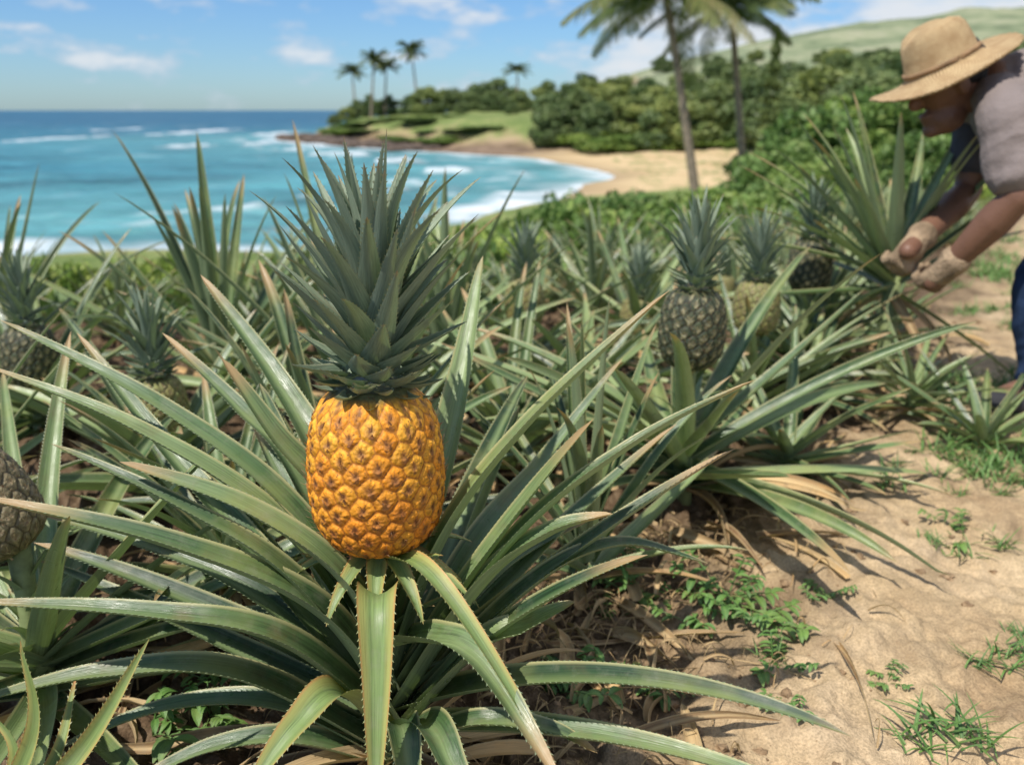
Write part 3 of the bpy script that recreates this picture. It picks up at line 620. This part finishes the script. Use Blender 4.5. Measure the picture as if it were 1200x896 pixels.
for u,vt,Y,w in [(590,236,8,.9),(630,228,9,1.1),(675,224,10,1.2),(715,220,11,1.3),(750,226,11,1.2),(790,220,12,1.4),(835,214,13,1.3),(870,210,14,1.3),(905,200,15,1.3),(935,200,14,1.),(765,230,10,.9),(850,222,12,1.),(560,250,7,.7),(655,234,9,.8),(535,264,6.4,.6),(700,238,9,.8),(20,284,5.2,.4),(70,292,4.8,.3),(120,290,5.,.35),(160,282,5.3,.4),(210,292,4.9,.3),(250,290,5.1,.35),(300,286,5.,.3),(330,286,5.4,.4),(400,284,5.6,.4),(460,276,5.9,.4),(500,270,6.2,.5),(-40,286,5.2,.5)]:
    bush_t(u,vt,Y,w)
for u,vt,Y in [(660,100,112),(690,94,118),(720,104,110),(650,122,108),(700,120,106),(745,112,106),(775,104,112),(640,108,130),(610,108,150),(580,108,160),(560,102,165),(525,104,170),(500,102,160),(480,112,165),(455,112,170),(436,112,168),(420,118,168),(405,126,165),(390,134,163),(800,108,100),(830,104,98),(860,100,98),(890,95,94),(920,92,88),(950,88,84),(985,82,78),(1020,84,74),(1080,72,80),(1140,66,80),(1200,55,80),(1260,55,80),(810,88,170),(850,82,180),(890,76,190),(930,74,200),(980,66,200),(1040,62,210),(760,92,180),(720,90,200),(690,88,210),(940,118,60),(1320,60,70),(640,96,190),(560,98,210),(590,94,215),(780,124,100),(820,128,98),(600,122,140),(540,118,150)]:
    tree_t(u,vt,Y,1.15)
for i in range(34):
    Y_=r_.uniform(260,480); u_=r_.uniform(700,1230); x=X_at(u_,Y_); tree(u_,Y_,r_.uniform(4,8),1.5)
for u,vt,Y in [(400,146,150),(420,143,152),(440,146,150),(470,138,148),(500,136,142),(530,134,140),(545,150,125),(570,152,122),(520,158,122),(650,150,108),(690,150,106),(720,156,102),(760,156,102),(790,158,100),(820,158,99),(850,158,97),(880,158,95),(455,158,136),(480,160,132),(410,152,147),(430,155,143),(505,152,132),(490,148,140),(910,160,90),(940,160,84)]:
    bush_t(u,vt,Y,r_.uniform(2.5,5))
def pine():
    mb=MB(); V,f=tube([(0,0,-.3),(0,0,9)],[.25,.03],8); mb.add(V,f,np.full((len(V),3),.5)); n=2500
    z=1.5+7.5*rng.random(n)**1.1; rad=(9.2-z)*.22*(rng.random(n)**.5)*(.7+.3*np.sin(z*6)); a=rng.uniform(0,6.28,n)
    C=np.stack([rad*np.cos(a),rad*np.sin(a),z],1); Nr=rng.normal(size=(n,3)); Nr/=np.linalg.norm(Nr,axis=1)[:,None]
    V,Fq,at=leafcloud(C,Nr,.25,np.clip(rng.normal(.25,.15,n),0,1)); x=X_at(905,75); e=obj('pine_tree',None,None,(x,75,gz(x,75)),'narrow conical dark green pine among trees','tree')
    obj('trunk',mb.mesh('pt',[M_bark]),e); obj('crown',mesh_np('pc',V,Fq,{'lf':at},[M_fol],smooth=False),e); e.scale=(1,1,(topz(28,75)-gz(x,75))/9.2)
pine()
bm=bmesh.new(); bmesh.ops.create_icosphere(bm,subdivisions=2,radius=1); IV=np.array([v.co[:] for v in bm.verts]); IF=[tuple(v.index for v in f.verts) for f in bm.faces]; bm.free()
bm=bmesh.new(); bmesh.ops.create_icosphere(bm,subdivisions=3,radius=1); JV=np.array([v.co[:] for v in bm.verts]); JF=[tuple(v.index for v in f.verts) for f in bm.faces]; bm.free()
M_rock=simple('lava_rock',(.1,.075,.058),.9,2,.5,.2,.8,6)
RK=[mesh_np('rock_mesh',JV*(.6+.8*fbm(JV[:,0]*1.6+s*9,JV[:,1]*1.6+JV[:,2]*2.1,4,s))[:,None]*[1.5,1,.55],JF,None,[M_rock],smooth=False) for s in (1,2,3)]
for u,v,k in [(330,163,1.6),(342,165,1.8),(356,164,2.2),(370,167,2.),(384,168,2.2),(398,170,2.),(415,172,1.8),(432,173,1.8),(450,174,1.7),(468,176,1.6),(486,177,1.5),(505,177,1.2),(362,168,1.),(408,174,1.),(460,178,1.)]:
    p=gp(u,v,SEA); o_=obj('rock',RK[r_.integers(3)],None,(p[0],p[1]+1.5,SEA+.1),'dark weathered rock at the waterline of the headland','rock',group='rocks along the headland'); o_.rotation_euler=(0,0,r_.uniform(0,6.28)); o_.scale=(k,k,k*.8)
# ---------------- palms
def palm_meshes(H,lean,fl,nf,seed,tr,lw=.035):
    r_=np.random.default_rng(seed); mb=MB()
    P=[(0,0,-.4)]+[(lean*(k/12)**1.1,0,H*k/12) for k in range(1,13)]
    P=spline(P,60); s=np.linspace(0,1,60); R=tr*(1.25-.55*s)*(1+.05*(np.arange(60)%3==0)); R[:4]*=1.25
    V,f=tube(P,R,12); mb.add(V,f,np.full((len(V),3),.5)); trunk=mb.mesh('palm_trunk_mesh',[M_ptrunk])
    mb=MB()
    for i in range(nf):
        az=i*2.4+r_.normal(0,.15); f_=i/nf; el=math.radians(72-85*f_+r_.normal(0,7)); bend=math.radians(r_.uniform(50,90)*(1-.3*f_)); L=fl*r_.uniform(.85,1.1); n=22
        s=np.linspace(0,1,n); e_=el-bend*s**1.2; Dv=np.stack([np.cos(e_)*math.cos(az),np.cos(e_)*math.sin(az),np.sin(e_)],1)*L/(n-1)
        P=np.vstack([[0,0,0],np.cumsum(Dv[:-1],axis=0)])+np.array([lean,0,H])
        V,f=tube(P,.035*(1-.85*s)*fl/3.6,5); rn=float(np.clip(r_.normal(.35+.3*f_,.14),0,1)); mb.add(V,f,np.full((len(V),3),rn))
        S0=np.array([math.sin(az),-math.cos(az),0]); 
        for t in np.linspace(.1,1,44):
            k=t*(n-1); a=int(min(k,n-2)); p=P[a]+(P[a+1]-P[a])*(k-a); T=Dv[min(a,n-2)]/np.linalg.norm(Dv[min(a,n-2)])
            ll=fl*.22*(math.sin(math.pi*min(1,.15+.85*t))**.6+.15)*r_.uniform(.8,1.15)
            for sg in (-1,1):
                d=S0*sg*.8+T*.6+np.array([0,0,-.1-.35*r_.random()]); d/=np.linalg.norm(d); d2=d+np.array([0,0,-.6]); d2/=np.linalg.norm(d2)
                w=T*lw*fl/3.6*.85; p1=p+d*ll*.5; p2=p1+d2*ll*.5
                mb.add([p-w*.6,p+w*.6,p1+w,p1-w,p2],[(0,1,2,3),(3,2,4)],np.full((5,3),np.clip(rn+r_.normal(0,.1),0,1)))
    return trunk, mb.mesh('palm_crown_mesh',[M_palm],smooth=False)
PM1=palm_meshes(6.5,-1.7,3.9,26,1,.15,.045); PM2=palm_meshes(6.2,-1.1,3.3,24,2,.14,.045)
def palm(u,Y,pm,vt,H,lb,kx=1.,rot=0,v0=None,grp='coconut palms by the shore'):
    x=X_at(u,Y); g=gz(x,Y); e=obj('palm_tree',None,None,(x,Y,g),lb,'palm tree',group=grp); t=obj('trunk',pm[0],e); c=obj('crown',pm[1],e)
    k=(topz(vt,Y)-g)/H; e.scale=(kx,kx,k); e.rotation_euler=(0,0,rot)
palm(830,33,PM1,-8,6.5,'tall leaning coconut palm with drooping yellowish fronds')
palm(884,35,PM2,8,6.2,'tall coconut palm with drooping yellowish fronds')
PM3=palm_meshes(9,.9,3.,20,3,.16,.07)
for u,Y,vt,rot in [(434,165,70,0),(416,170,84,2),(450,168,78,1),(490,172,60,3),(606,174,82,1.5)]:
    palm(u,Y,PM3,vt,9,'distant slender coconut palm on the headland',1.1,rot)
# ---------------- low ground cover past the field edge
n=90000; xs=rng.uniform(-9,16,n); ys=rng.uniform(3.8,24,n); z,s,e=height(xs,ys,False)
k=(e>-.2)&(e<8+3*fbm(xs/2,ys/2,2,1))&(s>9)&(np.abs(xs)<.68*ys+1)&(fbm(xs/1.3,ys/1.3,3,6)>.25)
xs,ys,z,e=xs[k],ys[k],z[k],e[k]; hh=(.14+.65*np.clip(fbm(xs/.8,ys/.8,3,15)-.3,0,1)+.25*ss(0,2,e))*rng.random(len(xs))**.6
C=np.stack([xs,ys,z+hh*ss(-.3,.6,e)+.03],1); Nr=rng.normal(size=C.shape)+[0,-.2,1.]; Nr/=np.linalg.norm(Nr,axis=1)[:,None]
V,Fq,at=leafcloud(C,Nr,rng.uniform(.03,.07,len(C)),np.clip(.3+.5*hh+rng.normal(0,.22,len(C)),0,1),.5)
obj('ground_cover',mesh_np('ground_cover',V,Fq,{'lf':at},[M_folb],smooth=False),label='low leafy green ground cover on the slope above the beach',cat='ground cover',kind='stuff')
# ---------------- weeds / grass tufts
def weed_mesh(seed,ns=5):
    r_=np.random.default_rng(seed); mb=MB()
    for i in range(ns):
        az=r_.uniform(0,6.28); el=math.radians(r_.uniform(20,80)); L=r_.uniform(.04,.12); d=np.array([math.cos(el)*math.cos(az),math.cos(el)*math.sin(az),math.sin(el)])
        P=[np.array([0,0,0.])+d*L*t+np.array([0,0,-.02*t*t]) for t in np.linspace(0,1,5)]
        V,f=tube(P,[.0012]*5,4); mb.add(V,f,np.full((len(V),3),.4))
        for t in (.4,.65,.88,1.):
            p=P[0]*(1-t)+P[-1]*t
            for sg in (-1,1):
                a=az+sg*r_.uniform(.5,1.4); ll=r_.uniform(.015,.034); n=6; s=np.linspace(0,1,n)
                PP=p+np.stack([math.cos(a)*s*ll,math.sin(a)*s*ll,.35*ll*s-.6*ll*s*s],1)
                strip(mb,PP,[math.sin(a),-math.cos(a),0],ll*.45*np.sin(math.pi*np.clip(s*.92+.06,0,1))**.8+.0005,.15,float(np.clip(r_.normal(.6,.25),0,1)),acr=np.array([-1,-.5,0,.5,1.]))
    return mb.mesh('weed_mesh',[M_weed])
def tuft_mesh(seed,n=22,L=.1):
    r_=np.random.default_rng(seed); mb=MB()
    for i in range(n):
        az=r_.uniform(0,6.28); P0=(r_.normal(0,.02),r_.normal(0,.02),0)
        n_=7; s=np.linspace(0,1,n_); el=math.radians(r_.uniform(15,70)); b=math.radians(r_.uniform(20,80)); l=L*r_.uniform(.4,1.2); e_=el-b*s
        Dv=np.stack([np.cos(e_)*math.cos(az),np.cos(e_)*math.sin(az),np.sin(e_)],1)*l/n_
        P=np.vstack([[0,0,0],np.cumsum(Dv[:-1],axis=0)])+np.array(P0); P[:,2]=np.maximum(P[:,2],.002)
        strip(mb,P,[math.sin(az),-math.cos(az),0],taper(n_,.0055,.6),.2,float(np.clip(r_.normal(.55,.3),0,1)),acr=np.array([-1,0,1.]))
    return mb.mesh('tuft_mesh',[M_weed])
WM=[weed_mesh(1,4),weed_mesh(2,3),weed_mesh(3,5)]; GM=[tuft_mesh(s) for s in (4,5,6)]
for u,v,k in [(180,868,1.1),(285,815,1.1),(250,860,.8),(735,705,.9),(712,725,.6),(850,715,1.1),(880,735,1.),(825,745,.8),(905,785,.8),(700,790,.9),(640,820,1.),(780,815,.8),(1040,800,.4),(1130,625,.8),(720,690,.7),(970,700,.5),(940,850,.6)]:
    for rep in range(2):
        uu=u+r_.normal(0,12)*rep; vv=v+r_.normal(0,8)*rep; p=gp(uu,vv); w=obj('weed',WM[r_.integers(3)],None,(p[0],p[1],gz(p[0],p[1])-.002),'small broad-leaved green weed in sandy soil','weed',group='weeds growing on the soil'); w.rotation_euler=(0,0,r_.uniform(0,6.28)); w.scale=(k*(1-.3*rep),)*3
tl=[(1100,865,1.),(1075,870,.6),(1140,872,.7),(1170,778,.7),(1145,775,.5),(1190,765,.6),(1190,740,.4),(1130,635,.7),(1170,630,.7),(1090,632,.5),(900,775,.5),(560,880,.6)]
for i in range(150):
    tl.append((r_.uniform(1040,1260),r_.uniform(300,580),r_.uniform(.5,1.1)))
for i in range(60): tl.append((r_.uniform(1100,1250),r_.uniform(230,330),r_.uniform(1.2,2.2)))
for u,v,k in tl:
    p=gp(u,v)
    if p[0]<XB(p[1])+.1: continue
    if v<600 and fbm(np.array([p[0]*2.2]),np.array([p[1]*2.2]),3,44)[0]<.49: continue
    w=obj('grass_tuft',GM[r_.integers(3)],None,(p[0],p[1],gz(p[0],p[1])-.002),'small tuft of green grass on sandy soil','grass',group='grass tufts on the path'); w.rotation_euler=(0,0,r_.uniform(0,6.28)); w.scale=(k,)*3
# ---------------- litter and clods
mb=MB(); r_=np.random.default_rng(15); c=0
while c<1400:
    y0=r_.uniform(.85,3.4) if r_.random()<.5 else r_.uniform(.85,1.7); x0=XB(y0)+r_.normal(-.05,.17)
    if r_.random()<.25: x0=r_.uniform(-.8,XB(y0)+.1)
    az=r_.uniform(0,6.28); L=r_.uniform(.015,.08) if r_.random()<.86 else r_.uniform(.1,.28); z0=gz(x0,y0)+.004; n=9; s=np.linspace(0,1,n)
    a=az+r_.normal(0,.6)*s; P=np.stack([x0+np.cumsum(np.cos(a))*L/n,y0+np.cumsum(np.sin(a))*L/n,z0+.03*np.sin(s*3.1)*r_.random()+.002+s*0],1)
    tw=r_.normal(0,1.6); S0=np.array([math.sin(az),-math.cos(az),0]); S=np.cos(tw*s)[:,None]*S0+np.sin(tw*s)[:,None]*np.array([0,0,1.])
    strip(mb,P,S,taper(n,r_.choice([.0012,.0015,.002,.003,.006] if L<.09 else [.003,.01,.018,.028]),.6),.4,r_.random()*.95,acr=np.array([-1,-.4,.4,1.])); c+=1
obj('leaf_litter',mb.mesh('leaf_litter',[M_dry]),label='dry straw-coloured pineapple leaf litter on the soil',cat='leaf litter',kind='stuff')
mb=MB()
for i in range(2000):
    y0=r_.uniform(.85,4.2) if i%2 else r_.uniform(.85,1.8); x0=XB(y0)+r_.normal(.0,.22); 
    if x0>.62*y0+.2: continue
    sz=.001+.012*r_.random()**7 if y0>1 else .001+.005*r_.random()**4
    V=IV*(1+1.1*(vn(IV[:,0]*2+i,IV[:,1]*2+IV[:,2]*1.7,3)-.5))[:,None]*sz*np.array([1,r_.uniform(.7,1.2),.7]); mb.add(V+[x0,y0,gz(x0,y0)+sz*.1],IF,np.full((len(V),3),.5))
M_clod=simple('soil_clod',(.28,.19,.11),.95,60,.5,.15,.5,200)
obj('soil_clods',mb.mesh('soil_clods',[M_clod],smooth=False),label='small crumbs and clods of brown soil',cat='soil clods',kind='stuff')
# ---------------- the farmer
def capsule(p0,p1,r0,r1,k=14):
    p0=np.array(p0,float);p1=np.array(p1,float); d=p1-p0; L=np.linalg.norm(d); d=d/max(L,1e-6)
    P=[];R=[]
    for a in np.linspace(-math.pi/2,0,6)[:-1]: P.append(p0+d*r0*math.sin(a)*.999);R.append(max(r0*math.cos(a),r0*.04))
    for t in np.linspace(0,1,4): P.append(p0+(p1-p0)*t);R.append(r0+(r1-r0)*t)
    for a in np.linspace(0,math.pi/2,6)[1:]: P.append(p1+d*r1*math.sin(a)*.999);R.append(max(r1*math.cos(a),r1*.04))
    a=np.array([1,0,0.]) if abs(d[0])<.8 else np.array([0,1,0.]); u=np.cross(d,a);u/=np.linalg.norm(u);w=np.cross(d,u)
    t=np.linspace(0,2*math.pi,k,endpoint=False); V=np.vstack([p+r*(np.cos(t)[:,None]*u+np.sin(t)[:,None]*w) for p,r in zip(P,R)]); n=len(P)
    f=[(i*k+j,i*k+(j+1)%k,(i+1)*k+(j+1)%k,(i+1)*k+j) for i in range(n-1) for j in range(k)]+[tuple(range(k))[::-1],tuple((n-1)*k+j for j in range(k))]
    return V,f
def blob(name,parts,mat,vox=.007,smooth=4,parent=None,wrinkle=0):
    mb=MB()
    for p in parts:
        if len(p)==3:
            V=(IV*np.array(p[1]))@np.array(p[2]).T+np.array(p[0]); mb.add(V,IF,np.zeros((len(V),3)))
        else:
            V,f=capsule(*p); mb.add(V,f,np.zeros((len(V),3)))
    me=mb.mesh(name+'_src',[mat]); o=bpy.data.objects.new(name+'_tmp',me); COL.objects.link(o)
    m=o.modifiers.new('r','REMESH'); m.mode='VOXEL'; m.voxel_size=vox; m.use_smooth_shade=True
    m=o.modifiers.new('s','SMOOTH'); m.iterations=smooth; m.factor=.5
    dg=bpy.context.evaluated_depsgraph_get(); me2=bpy.data.meshes.new_from_object(o.evaluated_get(dg)); bpy.data.objects.remove(o)
    me2.materials.clear(); me2.materials.append(mat); me2.name=name
    if wrinkle:
        n=len(me2.vertices); c=np.empty(n*3,np.float32); me2.vertices.foreach_get('co',c); c=c.reshape(-1,3); nn_=np.empty(n*3,np.float32); me2.vertices.foreach_get('normal',nn_); nn_=nn_.reshape(-1,3)
        w=fbm(c[:,0]*9+c[:,2]*6,c[:,1]*7+c[:,2]*11-c[:,0]*4,3,2)-.5; w=-np.abs(w)*2+.35
        c=c+nn_*(w*wrinkle)[:,None]; me2.vertices.foreach_set('co',c.astype(np.float32).ravel()); me2.update()
    me2.polygons.foreach_set('use_smooth',np.full(len(me2.polygons),True))
    return obj(name,me2,parent)
M_skin=simple('skin',(.18,.09,.055),.5,12,.15,.4,.15,150); M_shirt=simple('shirt_cloth',(.23,.19,.175),.9,9,.12,.2,.3,90); M_under=simple('undershirt_cloth',(.07,.07,.085),.9,9,.15,.2)
M_jean=simple('denim',(.03,.055,.12),.9,30,.3,.2,.4,200); M_boot=simple('boot_leather',(.03,.03,.035),.6,20,.3); M_glove=simple('work_glove_cloth',(.34,.245,.155),.95,18,.5,.1,.8,120)
M_hair=simple('black_hair',(.02,.017,.015),.6,20,.3); M_eye=simple('eye_dark',(.03,.02,.015),.2,5,.1)
person=obj('person',None,None,(qy(1230,480,2.5)[0],2.5,0),'person in straw hat and taupe shirt bending to grip a plant','person')
person_loc=np.array(person.location)
def w_(u,v,Y): return qy(u,v,Y)-person_loc
shN=w_(1182,140,2.36); shF=w_(1152,126,2.72); elN=w_(1192,232,2.30); wrN=w_(1108,316,2.42); elF=w_(1134,224,2.72); wrF=w_(1074,284,2.52)
neckb=w_(1164,100,2.54); head=w_(1112,97,2.54); chest=w_(1208,122,2.54); belly=w_(1283,166,2.54); pel=w_(1343,203,2.54)
hN=w_(1338,225,2.43); hF=w_(1343,215,2.65); kN=w_(1222,330,2.40); kF=w_(1260,330,2.72); aN=w_(1218,462,2.42); aF=w_(1298,440,2.72)
aN[2]=.1; aF[2]=.1
nrm=np.array([-.46,0,.89]); nrm/=np.linalg.norm(nrm); fwd=np.array([-nrm[2],0,nrm[0]]); side=np.array([0,-1.,0])
HR=np.stack([-fwd,side*-1,nrm],1)
jaw=head+fwd*.038-nrm*.078
lerp=lambda a,b,t:a+(b-a)*t
body=[(head+nrm*.02,(.098,.077,.105),HR),(jaw,(.06,.052,.05),HR),(jaw+fwd*.045-nrm*.018,(.025,.03,.022),HR),(head+fwd*.098-nrm*.012,(.024,.013,.022),HR),(head+fwd*.085-nrm*.052,(.02,.026,.008),HR),(head+fwd*.083-nrm*.066,(.02,.024,.009),HR),(head+fwd*.082+nrm*.02,(.015,.05,.01),HR),
 (head+side*.078-nrm*.005,(.02,.01,.033),HR),(head-side*.078-nrm*.005,(.02,.01,.033),HR),
 (head-fwd*.03-nrm*.05,neckb,.052,.06),(neckb,chest,.07,.13),(chest,belly,.135,.12),(belly,pel,.12,.13),
 (chest+np.array([0,-.07,0]),belly+np.array([0,-.05,0]),.11,.1),(chest+np.array([0,.07,0]),belly+np.array([0,.05,0]),.11,.1),
 (neckb,shN,.06,.06),(neckb,shF,.06,.06),(shN,elN,.054,.04),(elN,lerp(elN,wrN,.3),.04,.046),(lerp(elN,wrN,.3),wrN,.046,.028),(shF,elF,.054,.04),(elF,lerp(elF,wrF,.3),.04,.046),(lerp(elF,wrF,.3),wrF,.046,.028),
 (hN,kN,.088,.06),(kN,aN,.058,.04),(hF,kF,.088,.06),(kF,aF,.058,.04),(pel,hN,.12,.09),(pel,hF,.12,.09),
 (aN,aN+[-.13,0,-.05],.04,.03),(aF,aF+[-.13,0,-.05],.04,.03),(wrN,wrN+(wrN-elN)/np.linalg.norm(wrN-elN)*.05,.028,.026),(wrF,wrF+(wrF-elF)/np.linalg.norm(wrF-elF)*.05,.028,.026)]
blob('body',body,M_skin,.0055,3,person)
shirt=[(lerp(neckb,chest,.25),chest,.082,.145),(chest,belly,.147,.135),(belly,lerp(belly,pel,.7),.135,.14),(chest+np.array([0,-.075,0]),belly+np.array([0,-.055,0]),.12,.112),(chest+np.array([0,.075,0]),belly+np.array([0,.055,0]),.12,.112),
 (lerp(neckb,shN,.4),shN,.066,.072),(lerp(neckb,shF,.4),shF,.066,.072),(shN,lerp(shN,elN,.3),.072,.07),(lerp(shN,elN,.3),lerp(shN,elN,.62),.07,.074)]
blob('shirt',shirt,M_shirt,.006,3,person,.014)
blob('sleeve',[(shF,lerp(shF,elF,.55),.074,.066)],M_under,.007,3,person,.012)
jeans=[(lerp(belly,pel,.75),pel,.137,.142),(pel,hN,.13,.1),(pel,hF,.13,.1),(hN,kN,.1,.076),(kN,aN+[0,0,.02],.076,.066),(hF,kF,.1,.074),(kF,aF+[0,0,.02],.073,.062)]
blob('jeans',jeans,M_jean,.007,3,person,.02)
for a in (aN,aF):
    blob('boot',[(a+[.01,0,.05],a+[.01,0,-.04],.052,.05),(a+[0,0,-.05],a+[-.15,0,-.058],.05,.042),(a+[.04,0,-.06],a+[.0,0,-.06],.038,.038)],M_boot,.006,2,person)
def glove(el,wr,target,sgn,g=.88):
    d=(wr-el)/np.linalg.norm(wr-el); tt=target-wr; tt=tt/np.linalg.norm(tt); pd=(d+tt*.8); pd/=np.linalg.norm(pd)
    lat=np.cross(pd,[0,1.,0]); lat/=np.linalg.norm(lat); nrm_=np.cross(pd,lat)
    nrm_*=sgn
    palm=wr+pd*.08*g
    parts=[(wr-d*.035,wr-d*.01,.041,.036),(wr-d*.01,wr+pd*.03*g,.036,.033)]
    for o in (-.027,-.009,.009,.027): parts.append((wr+pd*.02*g+lat*o*.6,palm+lat*o*g,.022*g,.019*g))
    for o,l in ((-.035,.8),(-.012,1.),(.012,1.05),(.035,.95)):
        l=l*g; a=palm+lat*o*g; b=a+(pd*.5+nrm_*.9)*.038*l; c=b+(-pd*.3+nrm_)*.03*l; e=c+(-pd*1.0+nrm_*.1)*.026*l
        parts+= [(a,b,.0135*g,.0125*g),(b,c,.0125*g,.0115*g),(c,e,.0115*g,.010*g)]
    a=wr+pd*.03*g+lat*.028*g; b=a+(pd*.45+lat*.3+nrm_*.75)*.042*g; c=b+(pd*.3+nrm_*.8-lat*.5)*.034*g
    parts+=[(a,b,.017*g,.015*g),(b,c,.015*g,.0125*g)]
    blob('glove',parts,M_glove,.004,1,person,.006)
tgt=hp-person_loc
glove(elN,wrN,tgt+np.array([0,-.03,-.06]),-1); glove(elF,wrF,tgt+np.array([-.0,-.03,.0]),-1)
blob('hair',[(head+nrm*.035-fwd*.015,(.1,.083,.095),HR),(head-fwd*.06-nrm*.03,(.045,.06,.05),HR)],M_hair,.006,2,person)
for sg in (-1,1): blob('eye',[(head+fwd*.083+nrm*.005+side*sg*.032,(.012,.014,.008),HR)],M_eye,.002,1,person)
m,nt=newmat('straw'); tc=N(nt,'ShaderNodeTexCoord').outputs['Object']
sp=N(nt,'ShaderNodeSeparateXYZ',{0:tc}).outputs
rd=mth(nt,'SQRT',mth(nt,'ADD',mth(nt,'MULTIPLY',sp[0],sp[0]),mth(nt,'MULTIPLY',sp[1],sp[1])))
wv=mth(nt,'SINE',mth(nt,'MULTIPLY',mth(nt,'ADD',rd,mth(nt,'MULTIPLY',sp[2],1.)),800.))
an_=mth(nt,'SINE',mth(nt,'MULTIPLY',mth(nt,'ARCTAN2',sp[1],sp[0]),72.))
wf=mth(nt,'MULTIPLY_ADD',mth(nt,'MULTIPLY',wv,an_),.5,.5)
c=ramp(nt,wf,[(.15,(.26,.165,.075)),(.5,(.5,.36,.19)),(.85,(.64,.48,.28))])
c=mix(nt,ramp(nt,noise(nt,tc,22,6,.7),[(.42,0.),(.64,.6)]),c,(.3,.18,.085))
out(nt,N(nt,'ShaderNodeBsdfPrincipled',{'Base Color':c,'Roughness':.85,'Specular IOR Level':.2,'Normal':N(nt,'ShaderNodeBump',{'Strength':.6,'Distance':.003,'Height':mth(nt,'ADD',wf,mth(nt,'MULTIPLY',noise(nt,tc,120,4),1.2))}).outputs[0]}).outputs[0]); M_straw=m
prof=[(.0,.125),(.03,.128),(.055,.124),(.073,.112),(.083,.09),(.09,.05),(.096,.012),(.104,.002),(.125,-.006),(.15,-.010),(.178,-.012),(.19,-.008),(.19,-.013),(.178,-.018),(.15,-.016),(.12,-.012),(.1,-.006),(.091,.0),(.086,.04),(.078,.09),(.05,.118),(.0,.121)]
k=180; V=[];f=[]
hr=np.random.default_rng(3); fray=hr.uniform(-.006,.005,k)
for i,(r,z) in enumerate(prof):
    for j in range(k):
        a=2*math.pi*j/k; dz=(.007*math.cos(2*a)-.004*math.cos(3*a+1))*ss(.1,.18,r)*1.4
        r2=r+(fray[j] if r>.185 else 0)
        V.append((r2*1.02*math.cos(a),r2*.95*math.sin(a),z+dz-(.022*math.exp(-(r*math.sin(a)/.03)**2)*ss(.09,.125,z))))
n=len(prof)
f=[(i*k+j,(i+1)*k+j,(i+1)*k+(j+1)%k,i*k+(j+1)%k) for i in range(n-1) for j in range(k)]
hat=obj('straw_hat',mesh_np('straw_hat',np.array(V),f,None,[M_straw]),person)
hat.matrix_local=Matrix.Translation(Vector(head+nrm*.044))@Matrix(HR.tolist()).to_4x4()
V,f=tube([(.094*1.04*math.cos(a),.093*.97*math.sin(a),.02) for a in np.linspace(0,2*math.pi,49)],[.006]*49,8,False)
bd=obj('hat_band',mesh_np('hat_band',V,f,None,[simple('hat_band_cord',(.26,.16,.08),.8)]),hat)
# ---------------- world, sun
SD=np.array([-.38,-.40,.84]); SD/=np.linalg.norm(SD)
el=math.asin(SD[2]); rot=math.atan2(SD[0],SD[1])
W=bpy.data.worlds.new('World'); sc.world=W; W.use_nodes=True; nt=W.node_tree; nt.nodes.clear()
sky=N(nt,'ShaderNodeTexSky',sky_type='NISHITA'); sky.sun_disc=False; sky.sun_elevation=el; sky.sun_rotation=rot; sky.dust_density=.3; sky.ozone_density=3.5; sky.air_density=1.
tc=N(nt,'ShaderNodeTexCoord').outputs['Generated']; sp=N(nt,'ShaderNodeSeparateXYZ',{0:tc}).outputs
mp=N(nt,'ShaderNodeMapping',{0:tc,1:(.3,0,0),3:(9,9,26)}).outputs[0]
cn=noise(nt,mp,1.2,7,.56)
thr=mth(nt,'MULTIPLY',ramp(nt,mth(nt,'ADD',sp[0],.5),[(.0,.2),(.3,.0),(.5,.25),(.7,1.)]),.17)
cn2=mth(nt,'ADD',cn,thr)
mask=ramp(nt,cn2,[(.52,0.),(.64,.7),(.76,.95)])
mask=mth(nt,'MULTIPLY',mask,ramp(nt,sp[2],[(.0,.4),(.03,1.)]))
skyc=mix(nt,1.,sky.outputs[0],(.62,.86,1.15),'MULTIPLY')
b1=N(nt,'ShaderNodeBackground',{0:skyc,1:.112})
cc=ramp(nt,cn2,[(.5,(.5,.62,.8)),(.68,(.86,.9,.95))])
b2=N(nt,'ShaderNodeBackground',{0:cc,1:.9})
ms=N(nt,'ShaderNodeMixShader',{0:mask,1:b1.outputs[0],2:b2.outputs[0]})
o=nt.nodes.new('ShaderNodeOutputWorld'); nt.links.new(ms.outputs[0],o.inputs[0])
L=bpy.data.lights.new('sun','SUN'); L.energy=5.; L.angle=math.radians(.5); L.color=(1,.95,.87)
so=bpy.data.objects.new('sun',L); COL.objects.link(so); so.rotation_euler=Vector(SD).to_track_quat('Z','Y').to_euler()
cam=bpy.data.cameras.new('camera'); co=bpy.data.objects.new('camera',cam); COL.objects.link(co); co.location=(0,0,CH); co.rotation_euler=(math.pi/2-PT,0,0)
cam.sensor_width=36; cam.lens=36*F/1200; cam.clip_start=.02; cam.clip_end=9000
cam.dof.use_dof=True; cam.dof.focus_distance=1.02; cam.dof.aperture_fstop=4.5
sc.camera=co
